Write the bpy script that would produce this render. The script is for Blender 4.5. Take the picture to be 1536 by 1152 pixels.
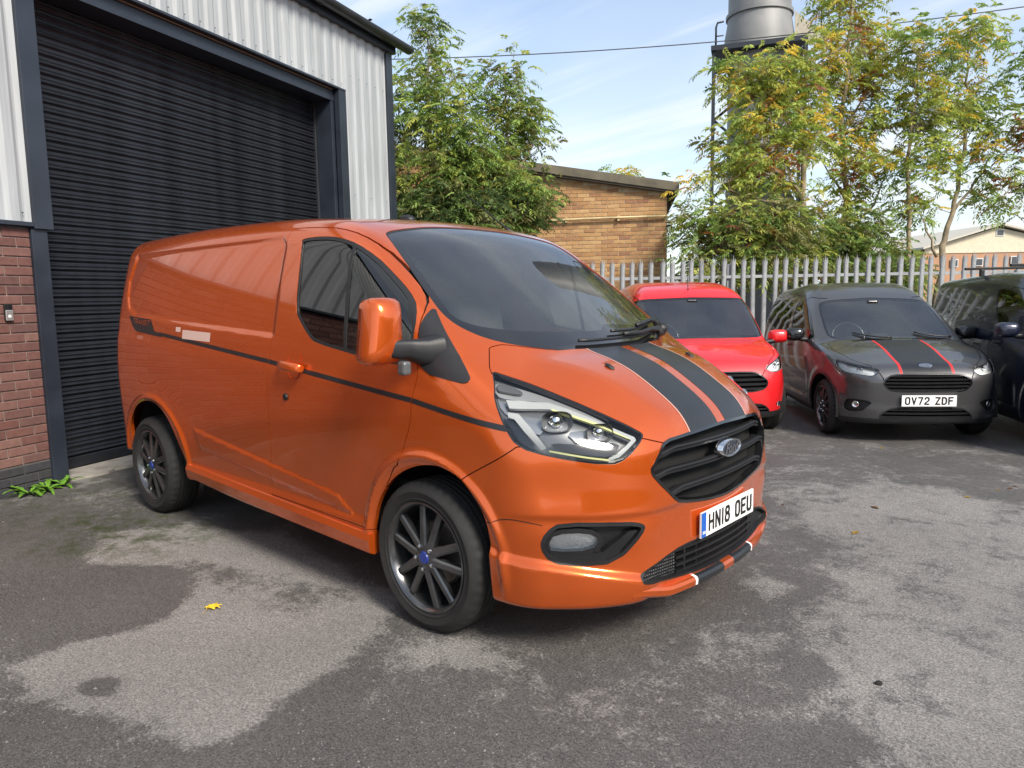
import bpy, bmesh, math, random
import numpy as np
from mathutils import Vector, Matrix
random.seed(7); rng = np.random.default_rng(7)
for o in list(bpy.data.objects): bpy.data.objects.remove(o)
scn = bpy.context.scene; COL = scn.collection
# ---------------------------------------------------------------- camera (world = frame of the orange van: x forward, y left, front axle at x 0)
CAM_POS = np.array([2.4097, -3.0312, 1.4975]); CAM_F = 1094.62; IMG_W, IMG_H = 1536, 1152
_yaw, _pitch, _roll = 2.3045, .1192, -.0170
_fw = np.array([math.cos(_yaw)*math.cos(_pitch), math.sin(_yaw)*math.cos(_pitch), -math.sin(_pitch)])
_r = np.array([math.sin(_yaw), -math.cos(_yaw), 0.]); _u = np.cross(_r, _fw)
CR = math.cos(_roll)*_r+math.sin(_roll)*_u; CU = -math.sin(_roll)*_r+math.cos(_roll)*_u; CF = _fw
cd = bpy.data.cameras.new('camera'); cam = bpy.data.objects.new('camera', cd); COL.objects.link(cam)
cd.sensor_width = 36; cd.lens = 36*CAM_F/IMG_W; cd.clip_start = .05; cd.clip_end = 3000
M = Matrix.Identity(4)
for i in range(3): M[i][0], M[i][1], M[i][2], M[i][3] = CR[i], CU[i], -CF[i], CAM_POS[i]
cam.matrix_world = M; scn.camera = cam
scn.render.resolution_x, scn.render.resolution_y = 1024, 768
# ---------------------------------------------------------------- sky and sun
SUN_EL, SUN_AZ = math.radians(40), math.radians(-15)      # azimuth in the world frame, from +x towards +y
world = bpy.data.worlds.new('World'); scn.world = world; world.use_nodes = True
nt = world.node_tree; nt.nodes.clear()
out = nt.nodes.new('ShaderNodeOutputWorld'); bg = nt.nodes.new('ShaderNodeBackground'); bg.inputs[1].default_value = .095
sky = nt.nodes.new('ShaderNodeTexSky'); sky.sky_type = 'NISHITA'; sky.sun_disc = False
sky.sun_elevation = SUN_EL; sky.sun_rotation = math.pi/2-SUN_AZ; sky.air_density = 1.0; sky.dust_density = 1.2; sky.ozone_density = 1.6
# thin cirrus: streaks projected on a high flat layer
tc = nt.nodes.new('ShaderNodeTexCoord'); sep = nt.nodes.new('ShaderNodeSeparateXYZ'); nt.links.new(tc.outputs['Generated'], sep.inputs[0])
def mth(op, a, b=None, clamp=False):
    n = nt.nodes.new('ShaderNodeMath'); n.operation = op; n.use_clamp = clamp
    for i, v in enumerate((a, b)):
        if v is None: continue
        if isinstance(v, (int, float)): n.inputs[i].default_value = v
        else: nt.links.new(v, n.inputs[i])
    return n.outputs[0]
zz = mth('MAXIMUM', sep.outputs[2], .0); zz = mth('ADD', zz, .16)
cx = mth('DIVIDE', sep.outputs[0], zz); cy = mth('DIVIDE', sep.outputs[1], zz)
cmb = nt.nodes.new('ShaderNodeCombineXYZ'); nt.links.new(cx, cmb.inputs[0]); nt.links.new(cy, cmb.inputs[1])
def cloud(rot, scale, nscale, detail, lo, hi, dist=.6):
    mp = nt.nodes.new('ShaderNodeMapping'); mp.inputs['Rotation'].default_value = (0, 0, rot); mp.inputs['Scale'].default_value = scale
    nt.links.new(cmb.outputs[0], mp.inputs[0])
    nz = nt.nodes.new('ShaderNodeTexNoise'); nz.inputs['Scale'].default_value = nscale; nz.inputs['Detail'].default_value = detail; nz.inputs['Roughness'].default_value = .55; nz.inputs['Distortion'].default_value = dist
    nt.links.new(mp.outputs[0], nz.inputs[0])
    mr = nt.nodes.new('ShaderNodeMapRange'); mr.inputs[1].default_value = lo; mr.inputs[2].default_value = hi; mr.interpolation_type = 'SMOOTHSTEP'
    nt.links.new(nz.outputs[0], mr.inputs[0]); return mr.outputs[0]
c1 = cloud(.62, (.45, 2.6, 1), 1.1, 6, .42, .74); c2 = cloud(.9, (.9, 1.3, 1), .6, 4, .42, .80, .3)
dens = mth('ADD', mth('MULTIPLY', c1, .75), mth('MULTIPLY', c2, .45), True)
# milky towards the horizon
hz = nt.nodes.new('ShaderNodeMapRange'); hz.inputs[1].default_value = .0; hz.inputs[2].default_value = .35; hz.inputs[3].default_value = .50; hz.inputs[4].default_value = .20; nt.links.new(sep.outputs[2], hz.inputs[0])
dens = mth('ADD', dens, hz.outputs[0], True)
mix = nt.nodes.new('ShaderNodeMixRGB'); nt.links.new(mth('MULTIPLY', dens, .85), mix.inputs[0]); nt.links.new(sky.outputs[0], mix.inputs[1]); mix.inputs[2].default_value = (4.6, 4.85, 5.1, 1)
nt.links.new(mix.outputs[0], bg.inputs[0]); nt.links.new(bg.outputs[0], out.inputs[0])
sd = bpy.data.lights.new('sun', 'SUN'); sd.energy = 2.4; sd.angle = math.radians(16); sd.color = (1, .93, .82)
sun = bpy.data.objects.new('sun', sd); COL.objects.link(sun)
_sd = Vector((math.cos(SUN_EL)*math.cos(SUN_AZ), math.cos(SUN_EL)*math.sin(SUN_AZ), math.sin(SUN_EL)))
sun.rotation_euler = _sd.to_track_quat('Z', 'Y').to_euler()
vs = scn.view_settings; vs.view_transform = 'Standard'; vs.look = 'None'; vs.gamma = 1; vs.exposure = 1.25; vs.use_curve_mapping = False
scn.render.engine = 'CYCLES'
# ---------------------------------------------------------------- photo pixel -> world
def cam_ray(u, v):
    d = CF+CR*(u-IMG_W/2)/CAM_F-CU*(v-IMG_H/2)/CAM_F; return d
def at(u, v, depth): return CAM_POS+depth*cam_ray(u, v)
def ground(u, v, z=0.):
    d = cam_ray(u, v); return CAM_POS+d*(z-CAM_POS[2])/d[2]
def V3(a): return Vector((float(a[0]), float(a[1]), float(a[2])))
# ---------------------------------------------------------------- numeric helpers (numpy only)
def spline(xs, ys):
    """natural cubic spline sampled to a dense table -> function"""
    xs = np.array(xs, float); ys = np.array(ys, float); n = len(xs)
    h = np.diff(xs); A = np.zeros((n, n)); b = np.zeros(n); A[0, 0] = A[-1, -1] = 1
    for i in range(1, n-1):
        A[i, i-1] = h[i-1]; A[i, i] = 2*(h[i-1]+h[i]); A[i, i+1] = h[i]
        b[i] = 3*((ys[i+1]-ys[i])/h[i]-(ys[i]-ys[i-1])/h[i-1])
    c = np.linalg.solve(A, b)
    B = (ys[1:]-ys[:-1])/h - h*(2*c[:-1]+c[1:])/3; D = (c[1:]-c[:-1])/(3*h)
    t = np.linspace(xs[0], xs[-1], 900); k = np.clip(np.searchsorted(xs, t)-1, 0, n-2); d = t-xs[k]
    v = ys[k]+B[k]*d+c[k]*d*d+D[k]*d**3
    s0 = B[0]; s1 = B[-1]+2*c[-2]*h[-1]+3*D[-1]*h[-1]**2
    def f(q):
        r = np.interp(q, t, v)
        return r+np.minimum(q-xs[0], 0)*s0+np.maximum(q-xs[-1], 0)*s1
    return f
def smax(a, b, k):
    h = np.maximum(k-np.abs(a-b), 0)/k
    return np.maximum(a, b)+h*h*k*.25
def smin(a, b, k): return -smax(-a, -b, k)
def sstep(a, b, t):
    u = np.clip((t-a)/(b-a), 0, 1); return u*u*(3-2*u)
def softplus(t, w): return .5*(t+np.sqrt(t*t+w*w))
def poly_sd(U, V, poly):
    """signed distance to a closed polygon (negative inside)"""
    poly = np.asarray(poly, float); d2 = np.full(U.shape, 1e9); ins = np.zeros(U.shape, bool)
    for i in range(len(poly)):
        ax, ay = poly[i]; bx, by = poly[(i+1) % len(poly)]
        ex, ey = bx-ax, by-ay; wx, wy = U-ax, V-ay
        t = np.clip((wx*ex+wy*ey)/(ex*ex+ey*ey+1e-12), 0, 1)
        d2 = np.minimum(d2, (wx-ex*t)**2+(wy-ey*t)**2)
        c = (ay > V) != (by > V)
        with np.errstate(divide='ignore', invalid='ignore'):
            ins ^= c & (U < (bx-ax)*(V-ay)/((by-ay) if by != ay else 1e-12)+ax)
    d = np.sqrt(d2); return np.where(ins, -d, d)
def line_sd(U, V, pts):
    """unsigned distance to an open polyline"""
    d2 = np.full(U.shape, 1e9)
    for (ax, ay), (bx, by) in zip(pts[:-1], pts[1:]):
        ex, ey = bx-ax, by-ay; wx, wy = U-ax, V-ay
        t = np.clip((wx*ex+wy*ey)/(ex*ex+ey*ey+1e-12), 0, 1)
        d2 = np.minimum(d2, (wx-ex*t)**2+(wy-ey*t)**2)
    return np.sqrt(d2)
def smooth_poly(pts, it=2, closed=True, keep=()):
    """Chaikin corner cutting; vertices whose index is in keep stay sharp"""
    P = [(float(a), float(b), i in keep) for i, (a, b) in enumerate(pts)]
    for _ in range(it):
        Q = []; n = len(P)
        for i in range(n):
            a = P[i]
            if a[2] or (not closed and i in (0, n-1)): Q.append(a)
            else:
                p = P[i-1]; q = P[(i+1) % n]
                Q.append((a[0]*.75+p[0]*.25, a[1]*.75+p[1]*.25, False)); Q.append((a[0]*.75+q[0]*.25, a[1]*.75+q[1]*.25, False))
        P = Q
    return [(a, b) for a, b, _ in P]

# ---------------------------------------------------------------- vehicle shells: x forward, y left, z up, front axle at x = 0
def shell_function(S):
    W = spline(*zip(*S['side'])); zr = spline(*zip(*S['roof'])); zh = spline(*zip(*S['hood'])); xc = spline(*zip(*S['nose']))
    zb = spline(*zip(*S['bottom']))
    wx0, wz0, wx1, wz1 = S['screen']; ws = (wx1-wx0)/(wz1-wz0); wn = math.hypot(1, ws); wa, wb = S['screen_curve']
    def F(x, y, z):
        ay = np.abs(y)
        w = W(z)-S['taper'][1]*np.maximum((x-S['taper'][0]), 0)**2-S.get('rtaper', .02)*np.maximum(-(x-S['rear']-1.2), 0)**2
        if 'side_disp' in S: w = w+S['side_disp'](x, ay, z)
        gs = ay-w
        n1, n2, n3 = S['nose_curve']
        xf = xc(z)-n1*ay*ay-n2*np.maximum(ay-n3, 0)**2
        gf = x-xf
        gf = gf/np.sqrt(1+(2*n1*ay+2*n2*np.maximum(ay-n3, 0))**2)
        if 'nose_disp' in S: gf = gf-S['nose_disp'](x, ay, z)
        cur = wa+(wb-wa)*np.clip((z-wz0)/(wz1-wz0), 0, 1)
        gw = (x-(wx0+(z-wz0)*ws-S.get('bow', 0)*(z-wz0)*(z-wz1)-cur*ay*ay))/wn
        gr = z-(zr(x)-S['crown']*ay**2-S.get('crown4', .0)*ay**6)
        hz = zh(x)-S['hood_crown']*ay**2
        if 'hood_disp' in S: hz = hz+S['hood_disp'](x, ay)
        gh = (z-hz)*S.get('hood_n', .88)
        upper = smax(gw, gr, S['k_header'])
        upper = smax(smax(upper, gs, S['k_rail']), gf, .05)
        lower = smax(smax(gf, gs, S['k_corner']), gh, S['k_hood'])
        g = smin(upper, lower, S['k_cowl'])
        rear = -(x-S['rear'])+S.get('rear_curve', .02)*ay*ay+S.get('rear_slope', .0)*np.maximum(z-1.1, 0)+S.get('rear_low', .09)*np.maximum(.95-z, 0)
        g = smax(g, rear, S['k_rear'])
        g = smax(g, zb(x)-z, .03)
        return g
    return F
def ray_hit(F, c, d, t0=.5, t1=14., n=4000):
    t = np.linspace(t0, t1, n); P = c[None]+t[:, None]*d[None]
    g = F(P[:, 0], P[:, 1], P[:, 2]); k = np.argmax(g < 0)
    if g[k] >= 0:
        k = np.argmin(g); return c+t[k]*d, g[k]
    a, b = t[k-1], t[k]
    for _ in range(30):
        m = .5*(a+b); q = c+m*d
        if F(*[np.array([v]) for v in q])[0] < 0: b = m
        else: a = m
    return c+b*d, 0.
# ---------------------------------------------------------------- objects and meshes
def tag(o, label=None, cat=None, group=None, kind=None):
    if label: o['label'] = label
    if cat: o['category'] = cat
    if group: o['group'] = group
    if kind: o['kind'] = kind
    return o
def link(o, parent=None):
    COL.objects.link(o)
    if parent is not None: o.parent = parent
    return o
def empty(name, loc=(0, 0, 0), rz=0., parent=None):
    o = bpy.data.objects.new(name, None); o.empty_display_size = .2; o.location = loc; o.rotation_euler = (0, 0, rz); return link(o, parent)
def mesh_np(name, V, T, mats, parent=None, N=None, smooth=True, mi=None):
    me = bpy.data.meshes.new(name); V = np.asarray(V, np.float32)
    me.from_pydata(V.tolist(), [], np.asarray(T).tolist())
    for m in (mats if isinstance(mats, (list, tuple)) else [mats]): me.materials.append(m)
    if mi is not None: me.polygons.foreach_set('material_index', np.asarray(mi, np.int32))
    if smooth: me.polygons.foreach_set('use_smooth', np.ones(len(me.polygons), bool))
    if N is not None: me.normals_split_custom_set_from_vertices(np.asarray(N, float).tolist())
    me.update(); return link(bpy.data.objects.new(name, me), parent)
class MB:
    """collects shapes, builds ONE mesh object"""
    def __init__(s): s.v = []; s.f = []; s.mi = []; s.sm = []
    def add(s, vs, fs, mi=0, sm=False):
        b = len(s.v); s.v += [tuple(float(c) for c in v) for v in vs]
        for f in fs: s.f.append(tuple(i+b for i in f)); s.mi.append(mi); s.sm.append(sm)
        return s
    def box(s, lo, hi, mi=0, bev=0.):
        if bev > 0:
            return s.bbox(lo, hi, bev, mi)
        x0, y0, z0 = lo; x1, y1, z1 = hi
        return s.add([(x0, y0, z0), (x1, y0, z0), (x1, y1, z0), (x0, y1, z0), (x0, y0, z1), (x1, y0, z1), (x1, y1, z1), (x0, y1, z1)],
                     [(0, 3, 2, 1), (4, 5, 6, 7), (0, 1, 5, 4), (1, 2, 6, 5), (2, 3, 7, 6), (3, 0, 4, 7)], mi)
    def bbox(s, lo, hi, b, mi=0):
        bm = bmesh.new(); bmesh.ops.create_cube(bm, size=1)
        for v in bm.verts: v.co = Vector([(l+h)/2+c*(h-l) for l, h, c in zip(lo, hi, v.co)])
        bmesh.ops.bevel(bm, geom=bm.edges[:], offset=b, segments=2, affect='EDGES', profile=.5)
        bm.verts.index_update(); s.add([v.co[:] for v in bm.verts], [[v.index for v in f.verts] for f in bm.faces], mi, False); bm.free(); return s
    def prism(s, poly, z0, z1, mi=0, fn=None):
        """polygon (a,b) extruded from c0 to c1; fn maps (a,b,c) to 3-D"""
        n = len(poly); fn = fn or (lambda a, b, c: (a, b, c))
        vs = [fn(a, b, z0) for a, b in poly]+[fn(a, b, z1) for a, b in poly]
        return s.add(vs, [tuple(range(n))[::-1], tuple(range(n, 2*n))]+[(i, (i+1) % n, n+(i+1) % n, n+i) for i in range(n)], mi)
    def tube(s, pts, rad, seg=8, mi=0, cap=True):
        pts = [Vector(p) for p in pts]; n = len(pts); rad = [rad]*n if isinstance(rad, (int, float)) else rad
        vs = []; ref = None
        for i, p in enumerate(pts):
            t = (pts[min(i+1, n-1)]-pts[max(i-1, 0)]).normalized()
            if ref is None: ref = t.orthogonal().normalized()
            ref = (ref-t*ref.dot(t)).normalized() if (ref-t*ref.dot(t)).length > 1e-5 else t.orthogonal().normalized()
            b = t.cross(ref)
            for k in range(seg):
                a = 2*math.pi*k/seg; vs.append(p+(ref*math.cos(a)+b*math.sin(a))*rad[i])
        fs = [(i*seg+k, i*seg+(k+1) % seg, (i+1)*seg+(k+1) % seg, (i+1)*seg+k) for i in range(n-1) for k in range(seg)]
        if cap: fs += [tuple(range(seg))[::-1], tuple(range((n-1)*seg, n*seg))]
        return s.add(vs, fs, mi, True)
    def lathe(s, prof, seg=48, axis=1, mi=0, c=(0, 0, 0), a0=0., a1=2*math.pi):
        """profile (r, h) revolved about an axis (0 x,1 y,2 z)"""
        full = abs(a1-a0-2*math.pi) < 1e-6; m = seg if full else seg+1; vs = []
        for r, h in prof:
            for k in range(m):
                a = a0+(a1-a0)*k/seg; q = (r*math.cos(a), r*math.sin(a))
                v = [0, 0, 0]; v[axis] = h; v[(axis+1) % 3] = q[0]; v[(axis+2) % 3] = q[1]
                vs.append((v[0]+c[0], v[1]+c[1], v[2]+c[2]))
        fs = []
        for i in range(len(prof)-1):
            for k in range(seg if full else seg):
                k2 = (k+1) % m if full else k+1
                fs.append((i*m+k, i*m+k2, (i+1)*m+k2, (i+1)*m+k))
        return s.add(vs, fs, mi, True)
    def build(s, name, mats, parent=None, auto=None, loc=None):
        me = bpy.data.meshes.new(name); me.from_pydata(s.v, [], s.f)
        for m in (mats if isinstance(mats, (list, tuple)) else [mats]): me.materials.append(m)
        me.polygons.foreach_set('material_index', s.mi); me.polygons.foreach_set('use_smooth', s.sm)
        bm = bmesh.new(); bm.from_mesh(me); bmesh.ops.recalc_face_normals(bm, faces=bm.faces[:]); bm.to_mesh(me); bm.free()
        if auto: me.set_sharp_from_angle(angle=math.radians(auto))
        me.update(); o = link(bpy.data.objects.new(name, me), parent)
        if loc is not None: o.location = loc
        return o
def rounded(poly, it=2, keep=()): return smooth_poly(poly, it, True, keep)
def fill_poly(pts):
    """triangulate a simple polygon -> triangles (ear clipping through mathutils)"""
    from mathutils.geometry import tessellate_polygon
    return tessellate_polygon([[Vector((a, b, 0)) for a, b in pts]])
def text_mesh(txt, size=1., res=3, bold=0.):
    cu = bpy.data.curves.new('txt', 'FONT'); cu.body = txt; cu.size = size; cu.resolution_u = res; cu.align_x = 'CENTER'; cu.align_y = 'CENTER'; cu.offset = bold
    o = bpy.data.objects.new('txt', cu); COL.objects.link(o)
    dg = bpy.context.evaluated_depsgraph_get(); me = o.evaluated_get(dg).to_mesh()
    V = [tuple(v.co) for v in me.vertices]; Fc = [tuple(p.vertices) for p in me.polygons]
    bpy.data.objects.remove(o); bpy.data.curves.remove(cu)
    return V, Fc
# ---------------------------------------------------------------- materials
def nmat(name):
    m = bpy.data.materials.new(name); m.use_nodes = True; t = m.node_tree
    return m, t, t.nodes['Principled BSDF']
def setp(b, **k):
    for n, v in k.items():
        n = {'base': 'Base Color', 'rough': 'Roughness', 'metal': 'Metallic', 'coat': 'Coat Weight', 'coat_rough': 'Coat Roughness', 'spec': 'Specular IOR Level', 'alpha': 'Alpha', 'trans': 'Transmission Weight', 'ior': 'IOR', 'emis': 'Emission Color', 'emis_s': 'Emission Strength', 'sub': 'Subsurface Weight'}[n]
        b.inputs[n].default_value = (*v, 1) if isinstance(v, tuple) else v
def simple(name, base, rough=.5, metal=0., bump=0., bscale=200., vary=0., vscale=6., **k):
    m, t, b = nmat(name); setp(b, base=base, rough=rough, metal=metal, **k)
    if vary > 0 or bump > 0:
        tc = t.nodes.new('ShaderNodeTexCoord')
        if vary > 0:
            n = t.nodes.new('ShaderNodeTexNoise'); n.inputs['Scale'].default_value = vscale; n.inputs['Detail'].default_value = 6; t.links.new(tc.outputs['Object'], n.inputs[0])
            mr = t.nodes.new('ShaderNodeMapRange'); mr.inputs[1].default_value = .3; mr.inputs[2].default_value = .7; mr.inputs[3].default_value = 1-vary; mr.inputs[4].default_value = 1+vary; t.links.new(n.outputs[0], mr.inputs[0])
            h = t.nodes.new('ShaderNodeHueSaturation'); h.inputs['Color'].default_value = (*base, 1); t.links.new(mr.outputs[0], h.inputs['Value']); t.links.new(h.outputs[0], b.inputs['Base Color'])
            mr2 = t.nodes.new('ShaderNodeMapRange'); mr2.inputs[3].default_value = max(rough-.1, .02); mr2.inputs[4].default_value = min(rough+.12, 1); t.links.new(n.outputs[0], mr2.inputs[0]); t.links.new(mr2.outputs[0], b.inputs['Roughness'])
        if bump > 0:
            n = t.nodes.new('ShaderNodeTexNoise'); n.inputs['Scale'].default_value = bscale; n.inputs['Detail'].default_value = 3; t.links.new(tc.outputs['Object'], n.inputs[0])
            bp = t.nodes.new('ShaderNodeBump'); bp.inputs['Strength'].default_value = bump; bp.inputs['Distance'].default_value = .003; t.links.new(n.outputs[0], bp.inputs['Height']); t.links.new(bp.outputs[0], b.inputs['Normal'])
    return m
def streaked(name, base, rough, amt=.16):
    """sheet metal with rain streaks and grime"""
    m, t, b = nmat(name); setp(b, rough=rough); tc = t.nodes.new('ShaderNodeTexCoord'); v = None
    for sc, det in (((9, 9, .35), 6), ((1.2, 1.2, .5), 5), ((40, 40, 2.), 3)):
        mp = t.nodes.new('ShaderNodeMapping'); mp.inputs['Scale'].default_value = sc; t.links.new(tc.outputs['Object'], mp.inputs[0]); n = t.nodes.new('ShaderNodeTexNoise'); n.inputs['Scale'].default_value = 1; n.inputs['Detail'].default_value = det; t.links.new(mp.outputs[0], n.inputs[0])
        mr = t.nodes.new('ShaderNodeMapRange'); mr.inputs[1].default_value = .3; mr.inputs[2].default_value = .7; mr.inputs[3].default_value = 1-amt; mr.inputs[4].default_value = 1+amt*.5; t.links.new(n.outputs[0], mr.inputs[0])
        if v is None: v = mr.outputs[0]
        else: q = t.nodes.new('ShaderNodeMath'); q.operation = 'MULTIPLY'; t.links.new(v, q.inputs[0]); t.links.new(mr.outputs[0], q.inputs[1]); v = q.outputs[0]
    h = t.nodes.new('ShaderNodeHueSaturation'); h.inputs['Color'].default_value = (*base, 1); t.links.new(v, h.inputs['Value']); t.links.new(h.outputs[0], b.inputs['Base Color']); return m
def paint(name, base, metal=.35, rough=.38, flake=.06, dirt=.16):
    """clear-coated metallic car paint with fine flake and a film of road dust low down"""
    m, t, b = nmat(name); setp(b, base=base, rough=rough, metal=metal, coat=1., coat_rough=.035)
    tc = t.nodes.new('ShaderNodeTexCoord')
    n = t.nodes.new('ShaderNodeTexNoise'); n.inputs['Scale'].default_value = 900; n.inputs['Detail'].default_value = 1; t.links.new(tc.outputs['Object'], n.inputs[0])
    mr = t.nodes.new('ShaderNodeMapRange'); mr.inputs[3].default_value = 1-flake*3; mr.inputs[4].default_value = 1+flake*3; t.links.new(n.outputs[0], mr.inputs[0])
    h = t.nodes.new('ShaderNodeHueSaturation'); h.inputs['Color'].default_value = (*base, 1); t.links.new(mr.outputs[0], h.inputs['Value'])
    n2 = t.nodes.new('ShaderNodeTexNoise'); n2.inputs['Scale'].default_value = 5; n2.inputs['Detail'].default_value = 8; n2.inputs['Roughness'].default_value = .7; t.links.new(tc.outputs['Object'], n2.inputs[0])
    sp = t.nodes.new('ShaderNodeSeparateXYZ'); t.links.new(tc.outputs['Object'], sp.inputs[0])
    lo = t.nodes.new('ShaderNodeMapRange'); lo.inputs[1].default_value = .75; lo.inputs[2].default_value = .25; t.links.new(sp.outputs[2], lo.inputs[0])
    mu = t.nodes.new('ShaderNodeMath'); mu.operation = 'MULTIPLY'; t.links.new(lo.outputs[0], mu.inputs[0]); t.links.new(n2.outputs[0], mu.inputs[1])
    mu2 = t.nodes.new('ShaderNodeMath'); mu2.operation = 'MULTIPLY'; mu2.inputs[1].default_value = dirt; t.links.new(mu.outputs[0], mu2.inputs[0])
    mx = t.nodes.new('ShaderNodeMixRGB'); mx.inputs[2].default_value = (.05, .035, .025, 1); t.links.new(mu2.outputs[0], mx.inputs[0]); t.links.new(h.outputs[0], mx.inputs[1]); t.links.new(mx.outputs[0], b.inputs['Base Color'])
    ad = t.nodes.new('ShaderNodeMath'); ad.operation = 'MULTIPLY_ADD'; ad.inputs[1].default_value = .5; ad.inputs[2].default_value = .03; t.links.new(mu2.outputs[0], ad.inputs[0]); t.links.new(ad.outputs[0], b.inputs['Coat Roughness'])
    return m
def glass(name, tint, refl=1.0, rough=.0, ior=1.62, film=0.):
    """thin automotive glass: tinted see-through plus Fresnel reflection"""
    m = bpy.data.materials.new(name); m.use_nodes = True; t = m.node_tree; t.nodes.clear()
    o = t.nodes.new('ShaderNodeOutputMaterial'); tr = t.nodes.new('ShaderNodeBsdfTransparent'); tr.inputs[0].default_value = (*tint, 1)
    gl = t.nodes.new('ShaderNodeBsdfGlossy'); gl.inputs[0].default_value = (refl, refl, refl, 1); gl.inputs['Roughness'].default_value = rough
    fr = t.nodes.new('ShaderNodeFresnel'); fr.inputs[0].default_value = ior
    mx = t.nodes.new('ShaderNodeMixShader'); t.links.new(fr.outputs[0], mx.inputs[0]); t.links.new(tr.outputs[0], mx.inputs[1]); t.links.new(gl.outputs[0], mx.inputs[2]); last = mx.outputs[0]
    if film > 0:                       # traffic film and dust on the outside
        df = t.nodes.new('ShaderNodeBsdfDiffuse'); df.inputs[0].default_value = (.62, .64, .64, 1); tc = t.nodes.new('ShaderNodeTexCoord'); n = t.nodes.new('ShaderNodeTexNoise'); n.inputs['Scale'].default_value = 3.5; n.inputs['Detail'].default_value = 7; t.links.new(tc.outputs['Object'], n.inputs[0])
        mr = t.nodes.new('ShaderNodeMapRange'); mr.inputs[1].default_value = .3; mr.inputs[2].default_value = .7; mr.inputs[3].default_value = film*.6; mr.inputs[4].default_value = film*1.4; t.links.new(n.outputs[0], mr.inputs[0])
        m2 = t.nodes.new('ShaderNodeMixShader'); t.links.new(mr.outputs[0], m2.inputs[0]); t.links.new(last, m2.inputs[1]); t.links.new(df.outputs[0], m2.inputs[2]); last = m2.outputs[0]
    t.links.new(last, o.inputs[0]); return m
def attr_mat(name, attr='col', rough=.6, trans=0., spec=.3):
    """colour from a per-leaf / per-brick colour attribute"""
    m, t, b = nmat(name); a = t.nodes.new('ShaderNodeAttribute'); a.attribute_name = attr
    t.links.new(a.outputs['Color'], b.inputs['Base Color']); setp(b, rough=rough, spec=spec)
    if trans > 0:
        o = t.nodes['Material Output']; tl = t.nodes.new('ShaderNodeBsdfTranslucent'); mx = t.nodes.new('ShaderNodeMixShader'); mx.inputs[0].default_value = trans
        t.links.new(a.outputs['Color'], tl.inputs[0]); t.links.new(b.outputs[0], mx.inputs[1]); t.links.new(tl.outputs[0], mx.inputs[2]); t.links.new(mx.outputs[0], o.inputs[0])
    return m
def van_side_disp(x, ay, z):
    d = np.zeros(np.broadcast(x, z).shape)
    # wheel arch flares: a rounded lip that stands proud of the flank
    for cx, cz, rx, rz in ((.05, .36, .415, .435), (-2.80, .40, .50, .43)):
        r = np.hypot((x-cx)/rx, (z-cz)/rz)
        d = d+.018*np.exp(-((r-1.045)/.050)**2)*sstep(.24, .40, z)
        d = d+.0025*np.exp(-((r-1.16)/.12)**2)*sstep(.3, .5, z)
    # splitter flare behind the bumper corner
    zs = .457-.19*(x-.467)
    d = d+.022*sstep(zs+.026, zs-.020, z)*sstep(.34, .43, x)
    # swage along the stripe, tucked flank below
    zl = 1.085-.0968*(x+.36)
    d = d+.003*np.exp(-((z-zl-.02)/.12)**2)-.008*sstep(.98, .62, z)*sstep(.35, -.25, x)*sstep(-2.5, -2.1, x)
    # sill skirt
    d = d+.016*sstep(.47, .41, z+.055*(x+.3)/-2*0)*sstep(-.2, -.5, x)*sstep(-2.5, -2.2, x)
    # recessed load-bay panel
    p = poly_sd(x, z, VAN_PANEL)
    d = d-.012*sstep(.012, -.022, p)*sstep(-1.16, -1.22, x)
    # lower rubbing strip
    p = poly_sd(x, z, VAN_RUB)
    d = d+.008*sstep(.006, -.014, p)
    return d
VAN_PANEL = [(-3.27, 1.845), (-1.25, 1.845), (-1.17, 1.80), (-1.10, 1.70), (-1.12, 1.30), (-2.3, 1.36), (-3.10, 1.41), (-3.24, 1.45), (-3.31, 1.54), (-3.33, 1.66)]
VAN_RUB = [(-2.18, .70), (-.62, .53), (-.50, .45), (-2.10, .58)]
def van_hood_disp(x, ay):
    yc = .36+.22*np.clip((.93-x)/.6, 0, 1.3)
    return -.34*softplus(ay-yc, .03)+.34*softplus(-yc, .03)
def van_nose_disp(x, ay, z):
    # lip / splitter swells out below the fog lamps
    zl = .390+.25*(ay-.70)
    d = .026*sstep(zl+.026, zl-.020, z)*sstep(.46, .62, ay)
    d = d+.016*np.exp(-((z-.56)/.09)**2)*sstep(.35, .60, ay)+.013*np.where(z > .645, np.exp(-((z-.645)/.09)**2), np.exp(-((z-.645)/.022)**2))*sstep(.20, .45, ay)
    return d
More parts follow.
